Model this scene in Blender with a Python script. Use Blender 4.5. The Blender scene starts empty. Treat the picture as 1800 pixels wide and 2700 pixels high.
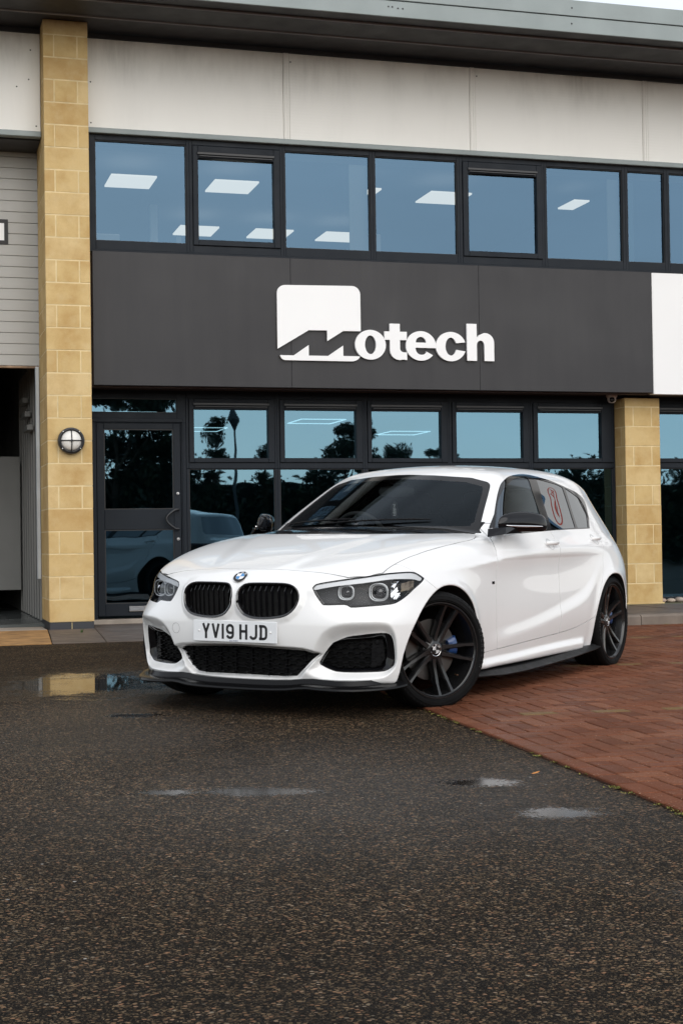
import bpy, bmesh, math, random
import numpy as np
from mathutils import Vector, Matrix
random.seed(7); np.random.seed(7)
C = bpy.context.scene.collection
scene = bpy.context.scene

# ---------------------------------------------------------------- camera
CAM_H = .9095
cam = bpy.data.cameras.new('camera'); camo = bpy.data.objects.new('camera', cam); C.objects.link(camo)
cam.sensor_fit = 'VERTICAL'; cam.sensor_height = 36.0; cam.lens = 36.0*4000/2700
cam.clip_start = .05; cam.clip_end = 900
_p, _r = .01787, -.01484
_f = Vector((0, math.cos(_p), math.sin(_p))); _u = Vector((0, -math.sin(_p), math.cos(_p))); _x = Vector((1, 0, 0))
_R = _x*math.cos(_r)+_u*math.sin(_r); _U = -_x*math.sin(_r)+_u*math.cos(_r)
camo.matrix_world = Matrix(((_R.x, _U.x, -_f.x, 0), (_R.y, _U.y, -_f.y, 0), (_R.z, _U.z, -_f.z, CAM_H), (0, 0, 0, 1)))
scene.camera = camo

# ---------------------------------------------------------------- sky: bright overcast
world = bpy.data.worlds.new('World'); scene.world = world; world.use_nodes = True
nt = world.node_tree; nt.nodes.clear()
out = nt.nodes.new('ShaderNodeOutputWorld')
sky = nt.nodes.new('ShaderNodeTexSky'); sky.sky_type = 'NISHITA'; sky.sun_disc = False
SUN_EL, SUN_ROT = math.radians(31), math.radians(160)
sky.sun_elevation = SUN_EL; sky.sun_rotation = SUN_ROT
bg1 = nt.nodes.new('ShaderNodeBackground'); bg1.inputs[1].default_value = .05; nt.links.new(sky.outputs[0], bg1.inputs[0])
tc = nt.nodes.new('ShaderNodeTexCoord'); sx = nt.nodes.new('ShaderNodeSeparateXYZ'); nt.links.new(tc.outputs['Generated'], sx.inputs[0])
mr = nt.nodes.new('ShaderNodeMapRange'); mr.inputs['To Min'].default_value = .86; mr.inputs['To Max'].default_value = .56
nt.links.new(sx.outputs[2], mr.inputs[0])
mp = nt.nodes.new('ShaderNodeMapping'); mp.inputs['Scale'].default_value = (2.2, 2.2, 6.5); nt.links.new(tc.outputs['Generated'], mp.inputs[0])
nz = nt.nodes.new('ShaderNodeTexNoise'); nz.inputs['Scale'].default_value = 1.5; nz.inputs['Detail'].default_value = 5; nt.links.new(mp.outputs[0], nz.inputs['Vector'])
mr2 = nt.nodes.new('ShaderNodeMapRange'); mr2.inputs[1].default_value = .3; mr2.inputs[2].default_value = .7; mr2.inputs['To Min'].default_value = .70; mr2.inputs['To Max'].default_value = 1.24
nt.links.new(nz.outputs[0], mr2.inputs[0])
mu = nt.nodes.new('ShaderNodeMath'); mu.operation = 'MULTIPLY'; nt.links.new(mr.outputs[0], mu.inputs[0]); nt.links.new(mr2.outputs[0], mu.inputs[1])
bg2 = nt.nodes.new('ShaderNodeBackground'); bg2.inputs[0].default_value = (.97, .985, 1.0, 1); nt.links.new(mu.outputs[0], bg2.inputs[1])
ad = nt.nodes.new('ShaderNodeAddShader'); nt.links.new(bg1.outputs[0], ad.inputs[0]); nt.links.new(bg2.outputs[0], ad.inputs[1])
nt.links.new(ad.outputs[0], out.inputs[0])

sun = bpy.data.lights.new('sun', 'SUN'); sun.energy = 1.5; sun.angle = math.radians(75); sun.color = (1, .965, .91)
suno = bpy.data.objects.new('sun', sun); C.objects.link(suno)
# sun behind the camera and a little to the right, high, filtered through cloud
_sd = Vector((.34*math.cos(SUN_EL), -.94*math.cos(SUN_EL), math.sin(SUN_EL)))
suno.rotation_euler = _sd.to_track_quat('Z', 'Y').to_euler()
vs = scene.view_settings; vs.view_transform = 'Standard'; vs.look = 'None'; vs.exposure = .30; vs.gamma = 1; vs.use_curve_mapping = False
scene.cycles.max_bounces = 8; scene.cycles.transparent_max_bounces = 12; scene.cycles.glossy_bounces = 5
scene.cycles.caustics_reflective = False; scene.cycles.caustics_refractive = False

# ---------------------------------------------------------------- material helpers
def lk(nt, a, b): nt.links.new(a, b)
def pmat(name, col, rough=.5, metal=0, spec=.5, coat=0, emit=None, estr=0, ior=1.5):
    m = bpy.data.materials.new(name); m.use_nodes = True; b = m.node_tree.nodes['Principled BSDF']
    b.inputs['Base Color'].default_value = (*col, 1); b.inputs['Roughness'].default_value = rough; b.inputs['Metallic'].default_value = metal
    b.inputs['IOR'].default_value = ior; b.inputs['Specular IOR Level'].default_value = spec
    b.inputs['Coat Weight'].default_value = coat; b.inputs['Coat Roughness'].default_value = .02
    if emit: b.inputs['Emission Color'].default_value = (*emit, 1); b.inputs['Emission Strength'].default_value = estr
    return m
def N(m, t, **k):
    n = m.node_tree.nodes.new(t)
    for a, v in k.items(): setattr(n, a, v)
    return n
def coords(m, scale=(1, 1, 1), kind='Object'):
    t = N(m, 'ShaderNodeTexCoord'); p = N(m, 'ShaderNodeMapping'); p.inputs['Scale'].default_value = scale
    lk(m.node_tree, t.outputs[kind], p.inputs[0]); return p.outputs[0]
def noise(m, vec, scale, detail=4, rough=.55):
    n = N(m, 'ShaderNodeTexNoise'); n.inputs['Scale'].default_value = scale; n.inputs['Detail'].default_value = detail; n.inputs['Roughness'].default_value = rough
    lk(m.node_tree, vec, n.inputs['Vector']); return n.outputs[0]
def ramp(m, fac, stops):
    r = N(m, 'ShaderNodeValToRGB'); e = r.color_ramp.elements
    while len(e) < len(stops): e.new(.5)
    for i, (p, c) in enumerate(stops):
        e[i].position = p; e[i].color = (*c, 1) if len(c) == 3 else c
    lk(m.node_tree, fac, r.inputs[0]); return r.outputs[0]
def mrange(m, v, a, b, c, d):
    r = N(m, 'ShaderNodeMapRange')
    for i, q in enumerate((a, b, c, d)): r.inputs[i+1].default_value = q
    lk(m.node_tree, v, r.inputs[0]); return r.outputs[0]
def mixc(m, f, a, b, mode='MIX'):
    n = N(m, 'ShaderNodeMix'); n.data_type = 'RGBA'; n.blend_type = mode
    for i, v in ((0, f), (6, a), (7, b)):
        if hasattr(v, 'is_linked') or hasattr(v, 'links'): lk(m.node_tree, v, n.inputs[i])
        else: n.inputs[i].default_value = v if i == 0 else (*v, 1)
    return n.outputs[2]
def mth(m, op, a, b=None):
    n = N(m, 'ShaderNodeMath'); n.operation = op
    for i, v in ((0, a), (1, b)):
        if v is None: continue
        if hasattr(v, 'links'): lk(m.node_tree, v, n.inputs[i])
        else: n.inputs[i].default_value = v
    return n.outputs[0]
def bump(m, h, strength=.3, dist=.002, nrm=None):
    b = N(m, 'ShaderNodeBump'); b.inputs['Strength'].default_value = strength; b.inputs['Distance'].default_value = dist
    lk(m.node_tree, h, b.inputs['Height'])
    if nrm: lk(m.node_tree, nrm, b.inputs['Normal'])
    return b.outputs[0]
def bs(m): return m.node_tree.nodes['Principled BSDF']
def setin(m, name, sock): lk(m.node_tree, sock, bs(m).inputs[name])
def painted(name, col, rough=.45, var=.12, sc=3, bumps=.15, metal=0, coat=0):
    """painted or coated sheet with slight dirt and orange peel"""
    m = pmat(name, col, rough, metal, coat=coat); v = coords(m)
    n = noise(m, v, sc, 6); lo = tuple(c*(1-var) for c in col); hi = tuple(min(1, c*(1+var)) for c in col)
    setin(m, 'Base Color', ramp(m, n, [(.3, lo), (.7, hi)]))
    n2 = noise(m, v, 220, 2); setin(m, 'Normal', bump(m, n2, bumps, .0006))
    setin(m, 'Roughness', mrange(m, noise(m, v, sc*2.3, 5), .3, .7, max(.02, rough-.08), rough+.1))
    return m
def glass(name, tint, refl, fmin=.1, rough=0, ior=1.5, wob=0):
    """thin coated pane: tinted see-through plus a mirror layer"""
    m = bpy.data.materials.new(name); m.use_nodes = True; t = m.node_tree; t.nodes.clear()
    o = t.nodes.new('ShaderNodeOutputMaterial'); mix = t.nodes.new('ShaderNodeMixShader')
    tr = t.nodes.new('ShaderNodeBsdfTransparent'); tr.inputs[0].default_value = (*tint, 1)
    g = t.nodes.new('ShaderNodeBsdfGlossy'); g.inputs[0].default_value = (*refl, 1); g.inputs['Roughness'].default_value = rough
    lw = t.nodes.new('ShaderNodeFresnel'); lw.inputs[0].default_value = ior
    mr = t.nodes.new('ShaderNodeMapRange'); mr.inputs['To Min'].default_value = fmin; mr.inputs['To Max'].default_value = 1
    t.links.new(lw.outputs[0], mr.inputs[0]); t.links.new(mr.outputs[0], mix.inputs[0])
    t.links.new(tr.outputs[0], mix.inputs[1]); t.links.new(g.outputs[0], mix.inputs[2]); t.links.new(mix.outputs[0], o.inputs[0])
    if wob:
        tc = t.nodes.new('ShaderNodeTexCoord'); nn = t.nodes.new('ShaderNodeTexNoise'); nn.inputs['Scale'].default_value = 2.2; nn.inputs['Detail'].default_value = 1.0
        t.links.new(tc.outputs['Object'], nn.inputs['Vector']); bb = t.nodes.new('ShaderNodeBump'); bb.inputs['Distance'].default_value = wob
        t.links.new(nn.outputs[0], bb.inputs['Height']); t.links.new(bb.outputs[0], g.inputs['Normal'])
    return m

# ---------------------------------------------------------------- mesh helpers
class MB:
    """collects boxes, tubes and polygons, then links them as one mesh object"""
    def __init__(s): s.v = []; s.f = []; s.m = []; s.mi = 0
    def box(s, x0, x1, y0, y1, z0, z1, b=0):
        i = len(s.v)
        if b <= 0:
            s.v += [(x, y, z) for z in (z0, z1) for x, y in ((x0, y0), (x1, y0), (x1, y1), (x0, y1))]
            s._f(i, [(0, 3, 2, 1), (4, 5, 6, 7), (0, 1, 5, 4), (1, 2, 6, 5), (2, 3, 7, 6), (3, 0, 4, 7)])
        else:
            # chamfered on every edge: 24 verts
            bm = bmesh.new(); bmesh.ops.create_cube(bm, size=1)
            for v in bm.verts: v.co = Vector(((x0+x1)/2+v.co.x*(x1-x0), (y0+y1)/2+v.co.y*(y1-y0), (z0+z1)/2+v.co.z*(z1-z0)))
            bmesh.ops.bevel(bm, geom=bm.edges[:], offset=b, segments=1, affect='EDGES', profile=.5)
            bm.verts.index_update(); s.v += [tuple(v.co) for v in bm.verts]
            s._f(i, [tuple(v.index for v in f.verts) for f in bm.faces]); bm.free()
        return s
    def _f(s, i, fs):
        for f in fs: s.f.append(tuple(i+k for k in f)); s.m.append(s.mi)
    def raw(s, vs, fs):
        i = len(s.v); s.v += [tuple(map(float, v)) for v in vs]; s._f(i, fs); return s
    def tube(s, pts, r, n=10, cap=True, closed=False):
        pts = [Vector(p) for p in pts]; i = len(s.v); m = len(pts); up = Vector((0, 0, 1)); prev = None
        for k, p in enumerate(pts):
            if closed: d = pts[(k+1) % m]-pts[k-1]
            else: d = pts[min(k+1, m-1)]-pts[max(k-1, 0)]
            d.normalize()
            a = d.cross(up) if prev is None else prev-d*prev.dot(d)
            if a.length < 1e-4: a = d.cross(Vector((1, 0, 0)))
            a.normalize(); prev = a; b = d.cross(a); rr = r[k] if hasattr(r, '__len__') else r
            for j in range(n):
                t = 2*math.pi*j/n; s.v.append(tuple(p+a*math.cos(t)*rr+b*math.sin(t)*rr))
        fs = []
        for k in range(m if closed else m-1):
            for j in range(n):
                a0 = k*n+j; a1 = k*n+(j+1) % n; b0 = ((k+1) % m)*n+j; b1 = ((k+1) % m)*n+(j+1) % n
                fs.append((a0, a1, b1, b0))
        if cap and not closed: fs += [tuple(range(n))[::-1], tuple((m-1)*n+j for j in range(n))]
        s._f(i, fs); return s
    def lathe(s, prof, n=48, axis='y', close=False):
        """prof: (radius, position along axis)"""
        i = len(s.v); m = len(prof)
        for r, h in prof:
            for j in range(n):
                t = 2*math.pi*j/n; c, d = r*math.cos(t), r*math.sin(t)
                s.v.append({'y': (c, h, d), 'z': (c, d, h), 'x': (h, c, d)}[axis])
        fs = []
        for k in range(m-1 if not close else m):
            for j in range(n):
                k2 = (k+1) % m; fs.append((k*n+j, k*n+(j+1) % n, k2*n+(j+1) % n, k2*n+j))
        s._f(i, fs); return s
    def prism(s, poly, d0, d1, axis='y'):
        """polygon in the plane across axis, pushed from d0 to d1"""
        n = len(poly); i = len(s.v)
        for d in (d0, d1):
            for a, b in poly: s.v.append({'y': (a, d, b), 'z': (a, b, d), 'x': (d, a, b)}[axis])
        fs = [tuple(range(n)), tuple(range(2*n-1, n-1, -1))]
        fs += [(j, n+j, n+(j+1) % n, (j+1) % n) for j in range(n)]
        s._f(i, fs); return s
    def mesh(s, name, mats, smooth=None):
        me = bpy.data.meshes.new(name); me.from_pydata(s.v, [], s.f); me.update()
        for m in (mats if isinstance(mats, (list, tuple)) else [mats]): me.materials.append(m)
        me.polygons.foreach_set('material_index', s.m)
        bm = bmesh.new(); bm.from_mesh(me); bmesh.ops.recalc_face_normals(bm, faces=bm.faces[:]); bm.to_mesh(me); bm.free()
        if smooth is not None:
            me.polygons.foreach_set('use_smooth', [True]*len(me.polygons)); me.set_sharp_from_angle(angle=math.radians(smooth))
        return me
    def build(s, name, mats, parent=None, smooth=None):
        return link(name, s.mesh(name, mats, smooth), parent)
def link(name, me, parent=None, loc=None, rot=None):
    o = bpy.data.objects.new(name, me); C.objects.link(o)
    if parent: o.parent = parent
    if loc is not None: o.location = loc
    if rot is not None: o.rotation_euler = rot
    return o
def empty(name, loc=(0, 0, 0), rot=(0, 0, 0), parent=None):
    o = bpy.data.objects.new(name, None); C.objects.link(o); o.location = loc; o.rotation_euler = rot; o.empty_display_size = .1
    if parent: o.parent = parent
    return o
def tag(o, label=None, cat=None, group=None, kind=None):
    if label: o['label'] = label
    if cat: o['category'] = cat
    if group: o['group'] = group
    if kind: o['kind'] = kind
    return o
def stroke(mb, pts, w, d0, d1, closed=False):
    """flat lettering stroke in the (a,b) plane with mitred corners, thickness d0..d1 along y"""
    P = [Vector(p) for p in pts]; P = [p for i, p in enumerate(P) if i == 0 or (p-P[i-1]).length > 1e-5]; n = len(P); L = []; R = []
    for i in range(n):
        a = P[i-1] if (i > 0 or closed) else None; b = P[(i+1) % n] if (i < n-1 or closed) else None
        d1_ = (P[i]-a).normalized() if a is not None else None; d2_ = (b-P[i]).normalized() if b is not None else None
        if d1_ is None: t = d2_
        elif d2_ is None: t = d1_
        else: t = (d1_+d2_).normalized()
        nn = Vector((-t.y, t.x)); k = 1.0
        if d1_ is not None and d2_ is not None: k = 1/max(.45, nn.dot(Vector((-d1_.y, d1_.x))))
        L.append(P[i]+nn*w/2*k); R.append(P[i]-nn*w/2*k)
    for i in range(n if closed else n-1):
        j = (i+1) % n; q = [L[i], L[j], R[j], R[i]]
        mb.prism([(v.x, v.y) for v in q], d0, d1)
def arc(cx, cy, rx, ry, a0, a1, n=10):
    return [(cx+rx*math.cos(math.radians(a0+(a1-a0)*k/n)), cy+ry*math.sin(math.radians(a0+(a1-a0)*k/n))) for k in range(n+1)]
def fill_shape(name, loops, depth, mat, parent, y0=0, bevel=0):
    """outline with holes in the (x,z) plane made solid by a 2D curve; front face at y0-depth"""
    cu = bpy.data.curves.new(name, 'CURVE'); cu.dimensions = '2D'; cu.fill_mode = 'BOTH'; cu.extrude = depth/2; cu.bevel_depth = bevel
    for lp in loops:
        sp = cu.splines.new('POLY'); sp.points.add(len(lp)-1)
        for p, (a, b) in zip(sp.points, lp): p.co = (a, b, 0, 1)
        sp.use_cyclic_u = True
    t = bpy.data.objects.new('tmp', cu); C.objects.link(t)
    me = bpy.data.meshes.new_from_object(t.evaluated_get(bpy.context.evaluated_depsgraph_get())); bpy.data.objects.remove(t)
    for v in me.vertices: a, b, c = v.co; v.co = (a, y0-depth/2-c, b)
    me.flip_normals() if False else None
    me.materials.clear(); me.materials.append(mat); me.name = name
    bm = bmesh.new(); bm.from_mesh(me); bmesh.ops.recalc_face_normals(bm, faces=bm.faces[:]); bm.to_mesh(me); bm.free()
    return link(name, me, parent)
def text_mesh(name, txt, size, mat, parent, loc, rot, extrude=.0005, align='CENTER', bold=0):
    cu = bpy.data.curves.new(name, 'FONT'); cu.body = txt; cu.size = size; cu.extrude = extrude; cu.align_x = align; cu.align_y = 'CENTER'; cu.offset = bold; cu.resolution_u = 3
    t = bpy.data.objects.new('tmp', cu); C.objects.link(t)
    me = bpy.data.meshes.new_from_object(t.evaluated_get(bpy.context.evaluated_depsgraph_get())); bpy.data.objects.remove(t)
    me.materials.clear(); me.materials.append(mat); me.name = name
    return link(name, me, parent, loc, rot)
def ground_z(x, y):
    """gentle fall of the yard to the right and towards the camera"""
    def soft(t, lo, hi): return lo+.4*math.log1p(math.exp(min(40, (t-lo)/.4)))-.4*math.log1p(math.exp(min(40, (t-hi)/.4)))
    return -.0108*soft(x+.2, -1.3, 3.2)+.0097*soft(y-8.61, -4.5, 3.2)+.00165
# ================================================================ GROUND
def asphalt_mat():
    m = pmat('wet_asphalt', (.03, .028, .026), .5); t = m.node_tree
    tc = N(m, 'ShaderNodeTexCoord'); V = tc.outputs['Object']
    def mapped(sc, rot=0):
        p = N(m, 'ShaderNodeMapping'); p.inputs['Scale'].default_value = sc; p.inputs['Rotation'].default_value = (0, 0, rot); lk(t, V, p.inputs[0]); return p.outputs[0]
    # stones: two sizes of chips held in dark binder
    def vor(scale, rnd=1.0, sc=(1, 1, 1), rot=0):
        v = N(m, 'ShaderNodeTexVoronoi'); v.inputs['Scale'].default_value = scale; v.inputs['Randomness'].default_value = rnd; lk(t, mapped(sc, rot), v.inputs['Vector']); return v
    a = vor(80, sc=(1, 1.25, 1), rot=.5); b = vor(190, sc=(1.3, 1, 1), rot=-.7); w = vor(30)
    sep = N(m, 'ShaderNodeSeparateColor'); lk(t, a.outputs['Color'], sep.inputs[0]); sepb = N(m, 'ShaderNodeSeparateColor'); lk(t, b.outputs['Color'], sepb.inputs[0])
    stone = ramp(m, sep.outputs[0], [(0, (.006, .0045, .0030)), (.30, (.014, .0098, .0062)), (.50, (.042, .027, .016)), (.64, (.125, .080, .043)), (.82, (.29, .195, .11)), (.94, (.38, .20, .11)), (1, (.36, .30, .22))])
    small = ramp(m, sepb.outputs[1], [(0, (.005, .004, .003)), (.55, (.011, .0085, .006)), (.80, (.055, .039, .024)), (1, (.24, .17, .10))])
    edge = mrange(m, a.outputs['Distance'], .30, .52, 0, 1)
    col = mixc(m, edge, stone, small)
    ws = N(m, 'ShaderNodeSeparateColor'); lk(t, w.outputs['Color'], ws.inputs[0])
    fleck = mth(m, 'MULTIPLY', mth(m, 'GREATER_THAN', ws.outputs[2], .988), mth(m, 'LESS_THAN', w.outputs['Distance'], .16))
    col = mixc(m, fleck, col, (.55, .52, .48))
    big = noise(m, mapped((1, 1, 1)), .55, 5); mid = noise(m, mapped((1, 1, 1)), 2.4, 5)
    col = mixc(m, mrange(m, big, .35, .65, .0, .45), col, (.010, .0080, .0060))
    # puddles: world-space ellipses broken up with noise
    sx = N(m, 'ShaderNodeSeparateXYZ'); lk(t, V, sx.inputs[0])
    n1 = noise(m, mapped((1, 1, 1)), 3.3, 5, .62); n2 = noise(m, mapped((1.0, 3.2, 1)), 9, 4, .6)
    nn = mth(m, 'ADD', mth(m, 'MULTIPLY', mth(m, 'SUBTRACT', n1, .5), 1.7), mth(m, 'MULTIPLY', mth(m, 'SUBTRACT', n2, .5), .9))
    nn = mth(m, 'ADD', nn, mth(m, 'MULTIPLY', mth(m, 'SUBTRACT', a.outputs['Distance'], .42), .9))
    best = None
    for cx, cy, rx, ry in [(-1.62, 9.55, .58, .78), (-1.02, 9.72, .5, .42), (-1.12, 7.96, .17, .10), (-.33, 5.67, .24, .10), (-.66, 5.66, .16, .08), (.50, 5.84, .16, .10), (.74, 5.22, .15, .11), (1.02, 4.05, .16, .12), (-.50, 9.95, .45, .32)]:
        dx = mth(m, 'DIVIDE', mth(m, 'SUBTRACT', sx.outputs[0], cx), rx); dy = mth(m, 'DIVIDE', mth(m, 'SUBTRACT', sx.outputs[1], cy), ry)
        d = mth(m, 'SQRT', mth(m, 'ADD', mth(m, 'MULTIPLY', dx, dx), mth(m, 'MULTIPLY', dy, dy)))
        k = mth(m, 'SUBTRACT', 1.0, d); best = k if best is None else mth(m, 'MAXIMUM', best, k)
    pud = mrange(m, mth(m, 'ADD', best, nn), .06, .50, 0, 1)
    wet = mrange(m, mth(m, 'ADD', best, mth(m, 'MULTIPLY', nn, .6)), -.9, .25, 0, 1)
    clump = noise(m, mapped((1, 1, 1)), 38, 3, .7); col = mixc(m, mrange(m, clump, .36, .64, .62, 0), col, (.004, .0032, .0024))
    # broad damp patch in the middle of the yard
    ex = mth(m, 'DIVIDE', mth(m, 'ADD', sx.outputs[0], .1), 1.7); ey = mth(m, 'DIVIDE', mth(m, 'SUBTRACT', sx.outputs[1], 5.6), 1.5)
    sheen = mrange(m, mth(m, 'ADD', mth(m, 'SUBTRACT', 1.0, mth(m, 'SQRT', mth(m, 'ADD', mth(m, 'MULTIPLY', ex, ex), mth(m, 'MULTIPLY', ey, ey)))), mth(m, 'MULTIPLY', nn, .35)), -.1, .8, 0, 1)
    fx = mth(m, 'DIVIDE', mth(m, 'ADD', sx.outputs[0], 1.25), 1.0); fy = mth(m, 'DIVIDE', mth(m, 'SUBTRACT', sx.outputs[1], 7.6), 2.6)
    sheen = mth(m, 'MAXIMUM', sheen, mrange(m, mth(m, 'ADD', mth(m, 'SUBTRACT', 1.0, mth(m, 'SQRT', mth(m, 'ADD', mth(m, 'MULTIPLY', fx, fx), mth(m, 'MULTIPLY', fy, fy)))), mth(m, 'MULTIPLY', nn, .3)), 0, .7, 0, 1))
    # weather: general damp film stronger in patches
    damp = mth(m, 'MAXIMUM', mth(m, 'MAXIMUM', mrange(m, mid, .42, .72, .0, .55), wet), sheen)
    col = mixc(m, mth(m, 'MULTIPLY', pud, .72), col, (.010, .009, .008))
    setin(m, 'Base Color', col)
    r = mth(m, 'SUBTRACT', .75, mth(m, 'MULTIPLY', damp, .26)); r = mth(m, 'MULTIPLY', r, mth(m, 'SUBTRACT', 1.0, mth(m, 'MULTIPLY', pud, .96)))
    setin(m, 'Roughness', mth(m, 'MAXIMUM', r, mth(m, 'ADD', .015, mth(m, 'MULTIPLY', mth(m, 'LESS_THAN', sx.outputs[1], 7.2), .11))))   # wind ripples on the small open puddles
    h = mth(m, 'ADD', mth(m, 'SUBTRACT', 1, a.outputs['Distance']), mth(m, 'MULTIPLY', sep.outputs[2], .8))
    h = mth(m, 'ADD', h, mth(m, 'MULTIPLY', mth(m, 'SUBTRACT', 1, b.outputs['Distance']), .5))
    bp = N(m, 'ShaderNodeBump'); bp.inputs['Distance'].default_value = .0042; lk(t, h, bp.inputs['Height'])
    lk(t, mth(m, 'MULTIPLY', mth(m, 'SUBTRACT', 1.0, pud), .75), bp.inputs['Strength'])
    lk(t, bp.outputs[0], bs(m).inputs['Normal'])
    lk(t, mth(m, 'ADD', 1.17, mth(m, 'MULTIPLY', mth(m, 'MAXIMUM', pud, sheen), .16)), bs(m).inputs['IOR'])
    return m
M_ASPH = asphalt_mat()
def sheet(name, mat, xs, ys, dz=0, par=None, fn=ground_z):
    vs = [(x, y, fn(x, y)+dz) for y in ys for x in xs]; n = len(xs)
    fs = [(j*n+i, j*n+i+1, (j+1)*n+i+1, (j+1)*n+i) for j in range(len(ys)-1) for i in range(n-1)]
    me = bpy.data.meshes.new(name); me.from_pydata(vs, [], fs); me.materials.append(mat)
    me.polygons.foreach_set('use_smooth', [True]*len(me.polygons))
    return link(name, me, par)
gx = [-400, -150, -60, -25, -12]+list(np.arange(-8, 9, .5))+[12, 25, 60, 150, 400]
gy = [-400, -150, -60, -25, -12, -6, -2]+list(np.arange(0, 18, .5))+[22, 30, 60, 150, 400]
tag(sheet('asphalt_yard', M_ASPH, gx, gy), kind='structure', label='wet dark asphalt yard with shallow puddles')

# ---- brick paving: herringbone laid square to its edge, one course of stretchers along the edge
def brick_mat(name, lo, mid, hi):
    m = pmat(name, mid, .9, spec=.05); t = m.node_tree; V = N(m, 'ShaderNodeTexCoord').outputs['Object']
    g = N(m, 'ShaderNodeNewGeometry'); oi = N(m, 'ShaderNodeObjectInfo')
    rnd = mth(m, 'FRACT', mth(m, 'ADD', g.outputs['Random Per Island'], oi.outputs['Random']))
    pos = g.outputs['Position']
    base = ramp(m, rnd, [(0, lo), (.35, mid), (.7, tuple(c*.93 for c in mid)), (1, hi)])
    n = noise(m, pos, 150, 4, .7); base = mixc(m, mrange(m, n, .38, .66, .0, .7), base, tuple(c*.45 for c in lo))
    v = N(m, 'ShaderNodeTexVoronoi'); v.inputs['Scale'].default_value = 120; lk(t, pos, v.inputs['Vector'])
    sc = N(m, 'ShaderNodeSeparateColor'); lk(t, v.outputs['Color'], sc.inputs[0])
    sp = mth(m, 'MULTIPLY', mth(m, 'GREATER_THAN', sc.outputs[0], .93), mth(m, 'LESS_THAN', v.outputs['Distance'], .3))
    base = mixc(m, mth(m, 'MULTIPLY', sp, .8), base, (.42, .30, .22))
    dirt = noise(m, pos, 1.3, 6, .6); base = mixc(m, mrange(m, dirt, .45, .75, 0, .45), base, (.085, .055, .040))
    setin(m, 'Base Color', base)
    setin(m, 'Roughness', mrange(m, noise(m, pos, 2.1, 4), .35, .65, .42, .66))
    setin(m, 'Normal', bump(m, mth(m, 'ADD', n, noise(m, pos, 420, 2)), .55, .002)); return m
M_BRICK = brick_mat('red_paver', (.138, .050, .027), (.205, .075, .040), (.26, .108, .060))
M_BUFF = brick_mat('buff_paver', (.20, .125, .055), (.24, .155, .07), (.27, .17, .085))
M_SAND = painted('jointing_sand', (.005, .0045, .003), .95, .4, 30)
E0 = Vector((.432, 8.071)); EA = Vector((-.2385, .9711)); EB = Vector((.9711, .2385))
def e2w(a, b): q = E0+EA*a+EB*b; return q.x, q.y
def brick_mesh(name, L, W, mat):
    x, y = L/2-.004, W/2-.004; e = .005; t = .006
    vs = [(sx*x, sy*y, -.012) for sx, sy in ((-1, -1), (1, -1), (1, 1), (-1, 1))]+[(sx*x, sy*y, t-.0035) for sx, sy in ((-1, -1), (1, -1), (1, 1), (-1, 1))]+[(sx*(x-e), sy*(y-e), t) for sx, sy in ((-1, -1), (1, -1), (1, 1), (-1, 1))]
    fs = []
    for k in (0, 4): fs += [(k+i, k+(i+1) % 4, k+4+(i+1) % 4, k+4+i) for i in range(4)]
    fs.append((8, 9, 10, 11))
    me = bpy.data.meshes.new(name); me.from_pydata(vs, [], fs); me.materials.append(mat); return me
BR = [brick_mesh('brick', .2, .1, M_BRICK), brick_mesh('brick', .2, .1, M_BUFF), brick_mesh('half_brick', .1, .1, M_BRICK)]
def screen(x, y, z=0):
    q = Vector((x, y, z-CAM_H)); d = q.dot(_f)
    return None if d < .2 else (900+4000*q.dot(_R)/d, 1350-4000*q.dot(_U)/d, d)
paving = []
def add_brick(a, b, along_a, buff=0):
    x, y = e2w(a, b); s = screen(x, y)
    if y > 15.6 or y < -1.5: return
    if s is None: s = (0, 0, 50)
    vis = 1000 < s[0] < 1800 and 1400 < s[1] < 2700
    ang = math.atan2(EA.y, EA.x) if along_a else math.atan2(EB.y, EB.x)
    paving.append((s[2] if vis else 100+s[2], x, y, ang, buff))
for k in range(-48, 40): add_brick(k*.2+.07, .05, True)
for k in range(-96, 76):
    for i in range(0, 80):
        mm = (i-k+1) % 4; a = k*.1; b = .1+i*.1
        if mm == 0: add_brick(a+.05, b+.1, False, buff=1 if k in (-4, 20, 44) else 0)
        if mm == 1 and i == 0: add_brick(a+.05, b+.05, False, buff=2)
        if mm == 3: add_brick(a+.1, b+.05, True)
paving.sort(key=lambda q: q[0])
bp_xs = np.arange(-.0, 8.3, .3); bp_as = np.arange(-9.6, 8.2, .4)
mb = MB(); vs = []; n = len(bp_xs)
for a in bp_as:
    for b in bp_xs:
        x, y = e2w(a, b); vs.append((x, y, ground_z(x, y)+.004))
mb.raw(vs, [(j*n+i, j*n+i+1, (j+1)*n+i+1, (j+1)*n+i) for j in range(len(bp_as)-1) for i in range(n-1)])
brick_paving = mb.build('brick_paving', M_SAND); tag(brick_paving, kind='structure', label='red herringbone brick parking bays')
rv, rf, rm = [], [], []
rng = random.Random(3)
def brick_rot(x, y, ang):
    nx = -(ground_z(x+.1, y)-ground_z(x-.1, y))/.2; ny = -(ground_z(x, y+.1)-ground_z(x, y-.1))/.2
    q = Vector((0, 0, 1)).rotation_difference(Vector((nx+rng.uniform(-.006, .006), ny+rng.uniform(-.006, .006), 1)))
    return (q @ Matrix.Rotation(ang+rng.uniform(-.008, .008), 4, 'Z').to_quaternion())
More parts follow.
